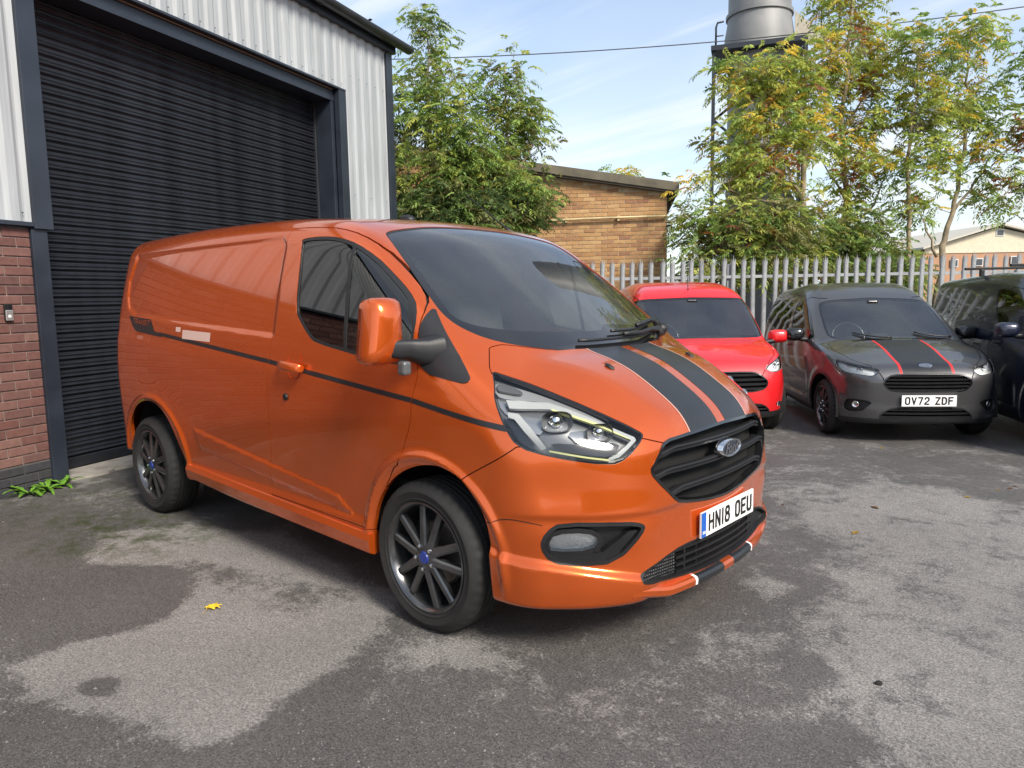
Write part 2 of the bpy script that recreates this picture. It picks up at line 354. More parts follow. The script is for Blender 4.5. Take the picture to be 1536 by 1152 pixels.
VAN = dict(
    side=[(.15, .945), (.35, .968), (.6, .981), (.9, .988), (1.1, .984), (1.25, .970), (1.4, .946), (1.6, .904), (1.8, .852), (1.9, .822), (2.1, .76)],
    roof=[(-3.6, 1.985), (-2.6, 2.005), (-1.8, 1.998), (-1.075, 1.966), (-.8, 1.938), (-.4, 1.87), (.2, 1.73)],
    hood=[(-.4, 1.345), (.0, 1.318), (.25, 1.282), (.43, 1.244), (.506, 1.222), (.64, 1.168), (.765, 1.091), (.87, 1.012), (.943, .940), (1.05, .82)],
    nose=[(.1, .91), (.24, .945), (.30, .963), (.45, .967), (.62, .965), (.82, .967), (.92, .950), (1.0, .925), (1.3, .80)],
    bottom=[(-3.6, .42), (-3.2, .40), (-2.3, .345), (-1.5, .30), (-.3, .285), (.4, .25), (.8, .25), (1.1, .262)],
    screen=(.40, 1.255, -.56, 1.885), screen_curve=(.287, .14), bow=.12,
    crown=.05, crown4=.05, hood_crown=.10, nose_curve=(.22, 1.25, .50),
    taper=(-.3, .055), rear=-3.515, rear_curve=.015, k_header=.10, k_rail=.13, k_corner=.16, k_hood=.05, k_cowl=.02, k_rear=.12,
    side_disp=van_side_disp, hood_disp=van_hood_disp, nose_disp=van_nose_disp)
# ---------------------------------------------------------------- meshing a shell: naive surface nets on the right half, then Newton onto the surface
class Shell:
    def __init__(s, S, h, x1=1.02, z1=2.06):
        s.S = S; s.F = F = shell_function(S); s.h = h
        xs = np.arange(S['rear']-.06, x1+h, h); ys = (np.arange(0, int(1.12/h)+2)-.5)*h; zs = np.arange(.12, z1+h, h)
        # coarse skip: only evaluate near the surface
        X, Y, Z = np.meshgrid(xs, ys, zs, indexing='ij'); F0 = shell_function({k: v for k, v in S.items() if not k.endswith('_disp') or k == 'hood_disp'})
        g = F0(X.ravel(), Y.ravel(), Z.ravel()); near = np.abs(g) < .075; g[near] = F(X.ravel()[near], Y.ravel()[near], Z.ravel()[near]); g = g.reshape(X.shape)
        ins = g < 0; nx, ny, nz = g.shape
        acc = np.zeros((nx-1, ny-1, nz-1, 3)); cnt = np.zeros((nx-1, ny-1, nz-1))
        for ax in range(3):
            sl = [slice(None)]*3; s0 = list(sl); s1 = list(sl); s0[ax] = slice(0, -1); s1[ax] = slice(1, None)
            a, b = g[tuple(s0)], g[tuple(s1)]; cr = (a < 0) != (b < 0)
            t = np.where(cr, a/(a-b+1e-12), 0)
            o1, o2 = [k for k in range(3) if k != ax]
            for i in (0, 1):
                for j in (0, 1):
                    q = [slice(None)]*3
                    q[o1] = slice(i, g.shape[o1]-1+i); q[o2] = slice(j, g.shape[o2]-1+j)
                    c = cr[tuple(q)]; off = np.zeros(c.shape+(3,)); off[..., ax] = t[tuple(q)]; off[..., o1] = i; off[..., o2] = j
                    acc += off*c[..., None]; cnt += c
        cells = np.argwhere(cnt > 0); idx = -np.ones(cnt.shape, int); idx[tuple(cells.T)] = np.arange(len(cells))
        P = acc[tuple(cells.T)]/cnt[tuple(cells.T)][:, None]+cells
        V = np.stack([xs[0]+P[:, 0]*h, ys[0]+P[:, 1]*h, zs[0]+P[:, 2]*h], 1); mid = cells[:, 1] == 0
        quads = []
        for ax in range(3):
            o1, o2 = (ax+1) % 3, (ax+2) % 3
            s0 = [slice(None)]*3; s1 = [slice(None)]*3; s0[ax] = slice(0, -1); s1[ax] = slice(1, None)
            a, b = ins[tuple(s0)], ins[tuple(s1)]; E = np.argwhere(a != b)
            E = E[(E[:, o1] > 0) & (E[:, o2] > 0) & (E[:, o1] < g.shape[o1]-1) & (E[:, o2] < g.shape[o2]-1)]
            fl = a[tuple(E.T)]
            def cell(d1, d2):
                q = E.copy(); q[:, o1] += d1; q[:, o2] += d2; return idx[tuple(q.T)]
            q = np.stack([cell(-1, -1), cell(0, -1), cell(0, 0), cell(-1, 0)], 1)
            q[~fl] = q[~fl][:, ::-1]; quads.append(q)
        Q = np.concatenate(quads); Q = Q[(Q >= 0).all(1)]
        for _ in range(5):
            f, G = s.fg(V); V -= np.clip(f/(G**2).sum(1).clip(1e-4), -h*.7, h*.7)[:, None]*G*.9; V[mid, 1] = 0
        V[:, 1] *= -1; Q = Q[:, ::-1]                      # right-hand side of the vehicle
        s.V = V; s.T = np.concatenate([Q[:, [0, 1, 2]], Q[:, [0, 2, 3]]])
    def fg(s, V, e=.0015):
        x, y, z = V.T; f = s.F(x, y, z)
        G = np.stack([s.F(x+e, y, z)-s.F(x-e, y, z), s.F(x, y+e, z)-s.F(x, y-e, z), s.F(x, y, z+e)-s.F(x, y, z-e)], 1)/(2*e)
        return f, G
    def normals(s, V):
        G = s.fg(V, .004)[1]; G[np.abs(V[:, 1]) < 1e-7, 1] = 0
        return G/np.linalg.norm(G, axis=1)[:, None].clip(1e-6)
    # -- level-set cutting: triangles of T with fn<0 / fn>0, new vertices on fn=0
    def cut(s, T, fn):
        if len(T) == 0: return T, T
        used = np.unique(T); d = np.full(len(s.V), 1.); d[used] = fn(s.V[used]); d[np.abs(d) < 2e-5] = -2e-5
        neg = d < 0; k = neg[T].sum(1)
        Tin, Tout = [T[k == 3]], [T[k == 0]]; M = T[(k == 1) | (k == 2)]; km = neg[M].sum(1)
        if len(M):
            # rotate so the odd vertex comes first
            odd = np.where(km == 1, np.argmax(neg[M], 1), np.argmax(~neg[M], 1)); r = (odd[:, None]+np.arange(3)) % 3
            M = np.take_along_axis(M, r, 1)
            e = np.concatenate([M[:, [0, 1]], M[:, [0, 2]]]); key = np.sort(e, 1); u, inv = np.unique(key, axis=0, return_inverse=True); inv = inv.ravel()
            a, b = u.T; t = d[a]/(d[a]-d[b]); NV = s.V[a]+(s.V[b]-s.V[a])*t[:, None]
            base = len(s.V); s.V = np.concatenate([s.V, NV]); n = len(M); p, q = base+inv[:n], base+inv[n:]
            t1 = np.stack([M[:, 0], p, q], 1); t2 = np.concatenate([np.stack([p, M[:, 1], M[:, 2]], 1), np.stack([p, M[:, 2], q], 1)]); o2 = np.concatenate([km, km])
            Tin += [t1[km == 1], t2[o2 == 2]]; Tout += [t1[km == 2], t2[o2 == 1]]
        return np.concatenate(Tin), np.concatenate(Tout)
    def part(s, T, name, mats, parent, off=0., flange=.0, sides='both', flip=False, thick=0.):
        """build an object from triangles: sides both / right / left; off moves along the normal, flange folds free edges inwards"""
        if len(T) == 0: return None
        u, inv = np.unique(T, return_inverse=True); V = s.V[u]; t = inv.reshape(-1, 3); N = s.normals(V); P = V+N*off
        P[np.abs(V[:, 1]) < 1e-7, 1] = 0
        if flange > 0 or thick > 0:
            e = np.concatenate([t[:, [0, 1]], t[:, [1, 2]], t[:, [2, 0]]]); k = np.sort(e, 1); key = k[:, 0]*(len(V)+1)+k[:, 1]
            _, fi, c = np.unique(key, return_index=True, return_counts=True); be = e[fi[c == 1]]
            be = be[~((np.abs(V[be[:, 0], 1]) < 1e-6) & (np.abs(V[be[:, 1], 1]) < 1e-6))]
            ub, iv = np.unique(be, return_inverse=True); iv = iv.reshape(-1, 2); dep = flange or thick
            Pa = P[ub]; Pb = P[ub]-N[ub]*dep; b0 = len(P); b1 = b0+len(ub)
            # side normals point away from the panel, in the surface
            tv = P[be[:, 1]]-P[be[:, 0]]; sn = np.cross(tv, N[be[:, 0]]); SN = np.zeros_like(Pa)
            np.add.at(SN, iv[:, 0], sn); np.add.at(SN, iv[:, 1], sn); SN /= np.linalg.norm(SN, axis=1)[:, None].clip(1e-9)
            f = np.concatenate([np.stack([iv[:, 0]+b0, iv[:, 0]+b1, iv[:, 1]+b1], 1), np.stack([iv[:, 0]+b0, iv[:, 1]+b1, iv[:, 1]+b0], 1)])
            P = np.concatenate([P, Pa, Pb]); N = np.concatenate([N, SN, SN]); t = np.concatenate([t, f])
        if sides in ('both', 'left'):
            Pm = P*[1, -1, 1]; Nm = N*[1, -1, 1]; tm = t[:, ::-1]
            if sides == 'left': P, N, t = Pm, Nm, tm
            else:
                mid = np.abs(P[:, 1]) < 1e-7; mp = np.where(mid, np.arange(len(P)), len(P)+np.cumsum(~mid)-1)
                P, N, t = np.concatenate([P, Pm[~mid]]), np.concatenate([N, Nm[~mid]]), np.concatenate([t, mp[tm]])
        return mesh_np(name, P, t, mats, parent, N)
    def pt(s, kind, a, b, off=0., yc=None):
        """surface point from a projection: side (x,z) on the right flank, front (y,z), top (x,y)"""
        lo, hi = {'side': (0., 1.3), 'front': (-1.2, 1.3), 'top': (.5, 2.3)}[kind]
        mk = {'side': lambda t: (a, t, b), 'front': lambda t: (t, abs(a), b), 'top': lambda t: (a, abs(b), t)}[kind]
        A, B = hi, lo
        for m in (90, 40, 40):
            ts = np.linspace(A, B, m); Q = np.array([mk(t) for t in ts], float); k = int(np.argmax(s.F(*Q.T) < 0)); A, B = ts[max(k-1, 0)], ts[k]
        q = np.array(mk(B), float); n = s.normals(q[None])[0]
        if kind == 'side': q[1] *= -1; n[1] *= -1
        elif kind == 'front' and a < 0: q[1] *= -1; n[1] *= -1
        elif kind == 'top' and b < 0: q[1] *= -1; n[1] *= -1
        return q+n*off, n
# projections used for outlines (all on the right-hand half, |y|)
def pside(V): return V[:, 0], V[:, 2]
def pfront(V): return np.abs(V[:, 1]), V[:, 2]
def ptop(V): return V[:, 0], np.abs(V[:, 1])
def pdiag(V): return (V[:, 0]-np.abs(V[:, 1]))/2**.5, V[:, 2]
def poly_fn(proj, poly, off=0.): return lambda V: poly_sd(*proj(V), poly)-off
# ---------------------------------------------------------------- vehicle materials
MAT = {}
MAT['orange'] = paint('orange metallic paint', (.66, .106, .009), .62, .24)
MAT['red'] = paint('red solid paint', (.62, .008, .012), .0, .45, .0, .15)
MAT['grey'] = paint('dark grey metallic paint', (.075, .075, .078), .55, .36)
MAT['navy'] = paint('blue black paint', (.010, .014, .034), .3, .35)
MAT['decal'] = simple('satin black vinyl', (.016, .017, .019), .32, vary=.15)
MAT['pin'] = simple('pale pinstripe', (.50, .28, .22), .35)
MAT['reddecal'] = simple('red vinyl', (.55, .02, .02), .35)
MAT['plastic'] = simple('black textured plastic', (.010, .010, .011), .44, bump=.25, bscale=900, vary=.2)
MAT['gloss'] = simple('gloss black plastic', (.010, .010, .011), .12, coat=.6)
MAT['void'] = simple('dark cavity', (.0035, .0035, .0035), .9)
MAT['rubber'] = simple('tyre rubber', (.014, .0135, .013), .72, bump=.3, bscale=300, vary=.35, vscale=9)
MAT['alloy'] = simple('dark grey alloy', (.13, .132, .136), .22, .85, vary=.25, vscale=12)
MAT['alloy_l'] = simple('silver alloy', (.45, .46, .47), .28, .9)
MAT['disc'] = simple('brake disc steel', (.22, .20, .18), .4, .9, vary=.3)
MAT['chrome'] = simple('chrome', (.78, .79, .80), .08, 1.)
MAT['reflector'] = simple('lamp reflector', (.72, .73, .74), .16, .95)
MAT['bezel2'] = simple('lamp brow silver', (.34, .345, .35), .3, .4)
MAT['bezel'] = simple('lamp bezel grey', (.16, .165, .17), .25, .5)
MAT['drl'] = simple('daylight strip', (.55, .56, .26), .3)
MAT['drlw'] = simple('clear light guide', (.36, .37, .37), .2)
MAT['lens'] = glass('clear lens', (.96, .97, .97), .9, .0, 1.4)
MAT['lampwhite'] = simple('bright lamp interior', (.34, .35, .36), .2, .7)
MAT['fogref'] = simple('fog reflector', (.85, .85, .84), .22, .55, bump=1.0, bscale=55)
MAT['lampdiff'] = simple('pale lamp interior', (.66, .67, .66), .3, .1)
MAT['screen'] = glass('windscreen glass', (.86, .92, .90), 1., .0, 2.0, .02)
MAT['window'] = glass('tinted side glass', (.28, .33, .32), 1., .0, 1.8)
MAT['darkwin'] = glass('privacy glass', (.06, .07, .07))
MAT['seal'] = simple('rubber seal', (.012, .012, .013), .45)
MAT['trim'] = simple('grey cabin trim', (.14, .145, .15), .7)
MAT['seatm'] = simple('dark seat cloth', (.045, .047, .05), .9, vary=.3)
MAT['pale'] = simple('pale headlining', (.42, .42, .40), .8)
MAT['white'] = simple('white reflective plate', (.80, .80, .78), .35)
MAT['blue'] = simple('blue plate band', (.01, .10, .45), .35)
MAT['ink'] = simple('black lettering', (.008, .008, .008), .4)
MAT['badge'] = simple('badge enamel', (.030, .034, .050), .2, .3, coat=.8)
MAT['bluecap'] = simple('blue hub badge', (.01, .03, .22), .25, coat=.5)
MAT['sticker'] = simple('faded white sticker', (.62, .42, .36), .4)
MAT['mirrorglass'] = simple('mirror glass', (.6, .62, .64), .03, 1.)
GLYPH = {  # strokes in a unit box
 'H': [[(0, 0), (0, 1)], [(1, 0), (1, 1)], [(0, .52), (1, .52)]], 'N': [[(0, 0), (0, 1)], [(0, 1), (1, 0)], [(1, 0), (1, 1)]],
 '1': [[(.5, 0), (.5, 1)]], 'E': [[(1, 0), (0, 0), (0, 1), (1, 1)], [(0, .52), (.85, .52)]],
 'U': [[(0, 1), (0, .2), (.12, .05), (.32, 0), (.68, 0), (.88, .05), (1, .2), (1, 1)]],
 'O': [[(0, .2), (.12, .05), (.32, 0), (.68, 0), (.88, .05), (1, .2), (1, .8), (.88, .95), (.68, 1), (.32, 1), (.12, .95), (0, .8), (0, .2)]],
 '8': [[(.5, .54), (.15, .48), (0, .32), (0, .18), (.15, .03), (.5, 0), (.85, .03), (1, .18), (1, .32), (.85, .48), (.5, .54), (.18, .6), (.07, .72), (.07, .84), (.2, .97), (.5, 1), (.8, .97), (.93, .84), (.93, .72), (.82, .6), (.5, .54)]],
 'V': [[(0, 1), (.5, 0), (1, 1)]], '7': [[(0, 1), (1, 1), (.35, 0)]], 'Z': [[(0, 1), (1, 1), (0, 0), (1, 0)]],
 '2': [[(.02, .78), (.1, .93), (.3, 1), (.7, 1), (.92, .92), (1, .75), (.9, .55), (.1, .18), (0, 0), (1, 0)]],
 'D': [[(0, 0), (0, 1), (.6, 1), (.9, .88), (1, .7), (1, .3), (.9, .12), (.6, 0), (0, 0)]], 'F': [[(0, 0), (0, 1), (1, 1)], [(0, .52), (.85, .52)]],
 'G': [[(1, .8), (.8, 1), (.2, 1), (0, .8), (0, .2), (.2, 0), (.8, 0), (1, .2), (1, .5), (.6, .5)]], 'B': [[(0, 0), (0, 1), (.75, 1), (.95, .88), (.95, .65), (.75, .53), (0, .53)], [(.75, .53), (1, .4), (1, .12), (.75, 0), (0, 0)]],
 'T': [[(0, 1), (1, 1)], [(.5, 0), (.5, 1)]], 'R': [[(0, 0), (0, 1), (.8, 1), (1, .85), (1, .6), (.8, .48), (0, .48)], [(.5, .48), (1, 0)]],
 'A': [[(0, 0), (.5, 1), (1, 0)], [(.2, .35), (.8, .35)]], 'S': [[(1, .85), (.8, 1), (.2, 1), (0, .85), (0, .62), (.2, .52), (.8, .48), (1, .38), (1, .15), (.8, 0), (.2, 0), (0, .15)]], 'I': [[(.5, 0), (.5, 1)]],
}
def glyph_quads(ch, w, h, t):
    """flat stroke polygons of one character, lower left corner at 0,0, overall w x h"""
    res = []
    for ln in GLYPH.get(ch, []):
        pts = [(t/2+a*(w-t), t/2+b*(h-t)) for a, b in ln]
        for i, ((ax, ay), (bx, by)) in enumerate(zip(pts[:-1], pts[1:])):
            L = math.hypot(bx-ax, by-ay) or 1e-6; ux, uy = (bx-ax)/L, (by-ay)/L; e = t*.42
            ax2, ay2, bx2, by2 = ax-ux*e, ay-uy*e, bx+ux*e, by+uy*e
            res.append([(ax2-uy*t/2, ay2+ux*t/2), (ax2+uy*t/2, ay2-ux*t/2), (bx2+uy*t/2, by2-ux*t/2), (bx2-uy*t/2, by2+ux*t/2)])
    return res
def lettering(mb, txt, w, h, t, gap, fn, space=None, slant=0., each=None):
    """txt centred at 0,0; fn maps (u,v,k) to 3-D, k counts strokes so that overlaps never share a plane"""
    space = space if space is not None else w*.66
    wd = [t*1.4 if c in '1I' else (space if c == ' ' else w) for c in txt]; tot = sum(wd)+gap*(len(txt)-1); x = -tot/2; k = 0
    for c, cw in zip(txt, wd):
        for q in glyph_quads(c, cw, h, t):
            mb.add([fn(x+a+slant*b, b-h/2, k) for a, b in q], [(0, 1, 2, 3)]); k += 1
        if each and c != ' ': each(mb); mb.v, mb.f, mb.mi, mb.sm = [], [], [], []
        x += cw+gap
def plate(parent, pos, n, txt, band, scale=1., name='number_plate'):
    """UK front plate; pos = centre, n = outward normal (horizontal), lettering as its sub-part"""
    n = Vector(n).normalized(); up = Vector((0, 0, 1)); up = (up-n*up.dot(n)).normalized(); rt = up.cross(n)
    pos = Vector(pos); W2, H2 = .26*scale, .0555*scale
    fn = lambda a, b, c: pos+rt*a+up*b+n*c
    mb = MB(); pr = rounded([(-W2, -H2), (W2, -H2), (W2, H2), (-W2, H2)], 0)
    mb.prism([(-W2, -H2), (W2, -H2), (W2, H2), (-W2, H2)], -.008, .0, 0, fn)
    o = mb.build(name, MAT['white'], parent)
    m2 = MB()
    if band: m2.add([fn(-W2+.001, -H2+.001, .001), fn(-W2+.042*scale, -H2+.001, .001), fn(-W2+.042*scale, H2-.001, .001), fn(-W2+.001, H2-.001, .001)], [(0, 1, 2, 3)]); m2.build('country_band', MAT['blue'], o)
    m3 = MB(); dx = .02*scale if band else 0
    lettering(m3, txt, .050*scale, .079*scale, .0135*scale, .0115*scale, lambda u, v, k: fn(u+dx, v, .0015+k*.00004), .030*scale, 0., lambda mb: mb.build('character', MAT['ink'], o))
    if band:
        m4 = MB(); lettering(m4, 'GB', .011*scale, .013*scale, .003*scale, .003*scale, lambda u, v, k: fn(u-W2+.0215*scale, v-.033*scale, .002+k*.00003)); m4.build('country_code', MAT['white'], o)
    return o
# ---------------------------------------------------------------- wheels (outer face towards -y, axle through the origin)
def mesh_material():
    m, t, b = nmat('black intake mesh'); setp(b, base=(.010, .010, .011), rough=.5); tc = t.nodes.new('ShaderNodeTexCoord'); vo = t.nodes.new('ShaderNodeTexVoronoi'); vo.inputs['Scale'].default_value = 75; vo.inputs['Randomness'].default_value = .15; t.links.new(tc.outputs['Object'], vo.inputs[0])
    bp = t.nodes.new('ShaderNodeBump'); bp.inputs['Strength'].default_value = 1.; bp.inputs['Distance'].default_value = .012; t.links.new(vo.outputs['Distance'], bp.inputs['Height']); t.links.new(bp.outputs[0], b.inputs['Normal']); return m
MAT['mesh'] = mesh_material()
def make_wheel(root, R, rim_r, width, face_mat, style='ten', cap=None):
    w = empty('wheel', (0, 0, 0), 0, root)
    o = -width/2
    # tyre: shoulder blocks and circumferential grooves
    prof = [(rim_r-.012, o+.028), (rim_r+.004, o+.012), (rim_r+.012, o+.005), (rim_r+.020, o+.001), (rim_r+.024, o+.003), ((R+rim_r)/2+.004, o-.005), ((R+rim_r)/2+.008, o-.003), (R-.030, o+.002), (R-.022, o+.012), (R-.010, o+.020), (R-.003, o+.034), (R, o+.046)]
    g = [o+.062, o+.064, o+.072, o+.074]; n = 4; step = (width-.11)/n
    for i in range(n):
        c = o+.055+step*(i+.5)-.004
        prof += [(R+.001, c-.006), (R-.007, c-.004), (R-.007, c+.004), (R+.001, c+.006)]
    prof += [(R, -o-.046), (R-.003, -o-.034), (R-.022, -o-.012), (R-.04, -o), ((R+rim_r)/2, -o+.004), (rim_r-.012, -o-.03)]
    seg = 168; vs = []; fs = []
    for i, (r, h) in enumerate(prof):
        for k in range(seg):
            rr = r
            if i in (9, 10, 11) and k % 4 == 0: rr -= .0045
            a = 2*math.pi*k/seg; vs.append((rr*math.cos(a), h, rr*math.sin(a)))
    for i in range(len(prof)-1):
        for k in range(seg): fs.append((i*seg+k, i*seg+(k+1) % seg, (i+1)*seg+(k+1) % seg, (i+1)*seg+k))
    mb = MB(); mb.add(vs, fs, 0, True); mb.build('tyre', MAT['rubber'], w, 35)
    mb = MB(); mb.lathe([(rim_r-.014, o+.030), (rim_r+.004, o+.016), (rim_r+.006, o+.006), (rim_r-.002, o+.004), (rim_r-.012, o+.012), (rim_r-.022, o+.05), (rim_r-.03, -o-.02)], 96); mb.build('rim', face_mat, w, 40)
    mb = MB(); mb.lathe([(.0, o+.10), (.14, o+.10), (.15, o+.11), (.15, o+.125), (.0, o+.13)], 48); mb.build('brake_disc', MAT['disc'], w, 40)
    mb = MB(); mb.lathe([(0, o+.145), (rim_r-.03, o+.145)], 48); mb.build('backing', MAT['void'], w)
    # spokes
    ns = 5
    for k in range(ns):
        mb = MB()
        for sgn in (-1, 1):
            a0 = 2*math.pi*k/ns+math.pi/2
            for (r0, r1, s0, s1, w0, w1, d0, d1) in ((.050, .125, .020, .036, .023, .020, .010, .016), (.125, rim_r-.004, .036, .062 if style == 'ten' else .034, .020, .019, .016, .024)):
                def P(r, s, d): return (r*math.cos(a0)-s*math.sin(a0), o+d, r*math.sin(a0)+s*math.cos(a0))
                q = []
                for r, s, hw, d in ((r0, s0*sgn, w0, d0), (r1, s1*sgn, w1, d1)):
                    q += [P(r, s-hw, d+.030), P(r, s-hw, d+.006), P(r, s-hw*.55, d), P(r, s+hw*.55, d), P(r, s+hw, d+.006), P(r, s+hw, d+.030)]
                mb.add(q, [(i, i+1, i+7, i+6) for i in range(5)]+[(0, 6, 11, 5)])
        mb.build('spoke', face_mat, w)
    mb = MB(); mb.lathe([(0, o+.010), (.045, o+.010), (.062, o+.014), (.070, o+.028), (.074, o+.06)], 40); mb.build('hub', face_mat, w, 40)
    if cap:
        mb = MB(); mb.lathe([(0, o+.003), (.026, o+.004), (.030, o+.011)], 32); mb.build('hub_cap', cap, w, 40)
    for k in range(5):
        a = 2*math.pi*(k+.5)/5+math.pi/2; mb = MB(); c = (.055*math.cos(a), 0, .055*math.sin(a))
        mb.lathe([(0, o+.002), (.007, o+.002), (.009, o+.005), (.009, o+.016)], 8, 1, 0, c); mb.build('wheel_nut', MAT['chrome'], w, 30)
    return w
def copy_tree(o, parent=None):
    c = o.copy(); COL.objects.link(c); c.parent = parent
    for ch in list(o.children): copy_tree(ch, c)
    return c
def place_wheels(root, w, spots, steer=0.):
    first = True
    for x, y, z, left in spots:
        q = w if first else copy_tree(w, root); first = False
        q.location = (x, y, z); q.rotation_euler = (0, random.uniform(0, 6.28) if not left else random.uniform(0, 6.28), math.pi if left else 0)
        q.rotation_mode = 'XYZ'
def thick_strip(sh, kind, pts, width, off, name, mat, parent, height=.0):
    """ribbon that follows the shell along an open line"""
    P = []; 
    for (a, b), (c, d) in zip(pts[:-1], pts[1:]):
        n = max(2, int(math.hypot(c-a, d-b)/.03))
        P += [(a+(c-a)*i/n, b+(d-b)*i/n) for i in range(n)]
    P.append(pts[-1]); mb = MB(); vs = []
    for i, (a, b) in enumerate(P):
        a2, b2 = P[min(i+1, len(P)-1)]; a1, b1 = P[max(i-1, 0)]; L = math.hypot(a2-a1, b2-b1) or 1e-6; nx, ny = -(b2-b1)/L*width/2, (a2-a1)/L*width/2
        vs.append(sh.pt(kind, a+nx, b+ny, off)[0]); vs.append(sh.pt(kind, a-nx, b-ny, off)[0])
    mb.add(vs, [(2*i, 2*i+1, 2*i+3, 2*i+2) for i in range(len(P)-1)], 0, True); return mb.build(name, mat, parent)
def limit(fn, cond): return lambda V: np.where(cond(V), fn(V), .5)
def slab(sh, proj_kind, poly, depth, name, mat, parent, dirv, grow=0.):
    """back plate of a recess: polygon placed on the shell then pushed along dirv (both halves when it crosses y=0)"""
    pts = [sh.pt(proj_kind, a, b)[0] for a, b in poly]; mb = MB(); v = [p+np.array(dirv)*depth for p in pts]
    mb.add(v, [tuple(range(len(v)))]); return mb.build(name, mat, parent)
def ring_wall(sh, T, depth_vec, name, mat, parent, sides='both', back=None):
    """recess made from the shell patch T itself: the patch is moved by depth_vec (floor) and its rim is walled up to the surface"""
    u, inv = np.unique(T, return_inverse=True); V = sh.V[u]; t = inv.reshape(-1, 3); Fl = V+np.array(depth_vec)
    e = np.concatenate([t[:, [0, 1]], t[:, [1, 2]], t[:, [2, 0]]]); k = np.sort(e, 1); key = k[:, 0]*(len(V)+1)+k[:, 1]
    _, fi, c = np.unique(key, return_index=True, return_counts=True); be = e[fi[c == 1]]
    be = be[~((np.abs(V[be[:, 0], 1]) < 1e-6) & (np.abs(V[be[:, 1], 1]) < 1e-6))]
    P = np.concatenate([Fl, V]); n = len(V)
    f = np.concatenate([t, np.stack([be[:, 0]+n, be[:, 0], be[:, 1]], 1), np.stack([be[:, 0]+n, be[:, 1], be[:, 1]+n], 1)])
    if sides in ('both', 'left'):
        Pm = P*[1, -1, 1]
        if sides == 'left': P, f = Pm, f[:, ::-1]
        else: f = np.concatenate([f, f[:, ::-1]+len(P)]); P = np.concatenate([P, Pm])
    return mesh_np(name, P, f, mat, parent, None, False)
def smooth_blob(name, pts_sizes, mat, parent):
    """lofted rounded body: list of (centre, half_u, half_v) sections in order, axis from first to last"""
    secs = pts_sizes; n = 20; vs = []; fs = []
    for c, ua, va, hu, hv, pw in secs:
        c = Vector(c); ua = Vector(ua); va = Vector(va)
        for k in range(n):
            a = 2*math.pi*k/n; cu, su = math.cos(a), math.sin(a)
            vs.append(c+ua*hu*math.copysign(abs(cu)**pw, cu)+va*hv*math.copysign(abs(su)**pw, su))
    for i in range(len(secs)-1):
        for k in range(n): fs.append((i*n+k, i*n+(k+1) % n, (i+1)*n+(k+1) % n, (i+1)*n+k))
    fs += [tuple(range(n))[::-1], tuple(range((len(secs)-1)*n, len(secs)*n))]
    mb = MB(); mb.add(vs, fs, 0, True); return mb.build(name, mat, parent, 50)
def seat(parent, x, y, z, s=1.):
    st = empty('seat', (x, y, z), 0, parent)
    mb = MB(); mb.box((-.25*s, -.24*s, 0), (.25*s, .24*s, .14*s), 0, .05*s); mb.build('cushion', MAT['seatm'], st, 40)
    mb = MB(); mb.box((-.10*s, -.24*s, .05), (.04*s, .24*s, .66*s), 0, .05*s); b = mb.build('backrest', MAT['seatm'], st, 40); b.location = (-.25*s, 0, .05); b.rotation_euler = (0, -.16, 0)
    mb = MB(); mb.box((-.06*s, -.13*s, .0), (.05*s, .13*s, .19*s), 0, .045*s); b = mb.build('headrest', MAT['seatm'], st, 40); b.location = (-.37*s, 0, .76*s)
    return st
def steering(parent, x, y, z, s=1.):
    mb = MB(); n = 28; R = .19*s
    pts = [(math.sin(.45)*R*math.sin(2*math.pi*k/n)*-1, R*math.cos(2*math.pi*k/n), math.cos(.45)*R*math.sin(2*math.pi*k/n)) for k in range(n+1)]
    mb.tube(pts, .016*s, 8); mb.tube([(0, -R, 0), (0, R, 0)], .018*s, 6); mb.tube([(0, 0, 0), (.16, 0, -.10)], .035*s, 8)
    return mb.build('steering_wheel', MAT['gloss'], parent, 50, (x, y, z))
# ---------------------------------------------------------------- the orange van
P_ARCH_F = smooth_poly([(-.36, .05), (-.347, .388), (-.330, .490), (-.271, .597), (-.176, .689), (-.052, .756), (.092, .790), (.223, .780), (.311, .728), (.368, .634), (.398, .538), (.410, .424), (.412, .05)], 2, True, (0, 12))
P_ARCH_R = smooth_poly([(-3.255, .05), (-3.25, .567), (-3.182, .680), (-3.056, .775), (-2.893, .823), (-2.720, .822), (-2.569, .749), (-2.456, .634), (-2.384, .529), (-2.30, .43), (-2.30, .05)], 2, True, (0, 10))
P_DOOR = smooth_poly([(-1.205, 1.885), (-1.16, 1.72), (-1.176, 1.582), (-1.188, 1.419), (-1.195, 1.303), (-1.206, 1.222), (-1.213, 1.150), (-1.222, .949), (-1.250, .637), (-1.268, .425), (-.30, .405), (-.26, .60), (-.16, .74), (-.123, .755), (-.094, .822), (-.033, .954), (-.024, 1.050), (-.005, 1.117), (.012, 1.183), (-.019, 1.293), (-.041, 1.366), (-.070, 1.460), (-.135, 1.525), (-.283, 1.636), (-.442, 1.745), (-.592, 1.816), (-.755, 1.857), (-.902, 1.872), (-1.10, 1.884)], 1, True, (9, 10))
P_WIN = smooth_poly([(-1.042, 1.822), (-.854, 1.823), (-.708, 1.806), (-.570, 1.768), (-.424, 1.698), (-.292, 1.611), (-.177, 1.529), (-.10, 1.46), (-.055, 1.366), (-.035, 1.21), (-.20, 1.205), (-.430, 1.235), (-.779, 1.283), (-.844, 1.311), (-.964, 1.409), (-.992, 1.442), (-1.014, 1.646), (-1.041, 1.80)], 1)
P_TRI = smooth_poly([(-.052, 1.455), (-.040, 1.366), (-.008, 1.290), (.018, 1.185), (.25, 1.142), (.270, 1.150), (.262, 1.170), (.116, 1.301)], 1, True, (0, 4))
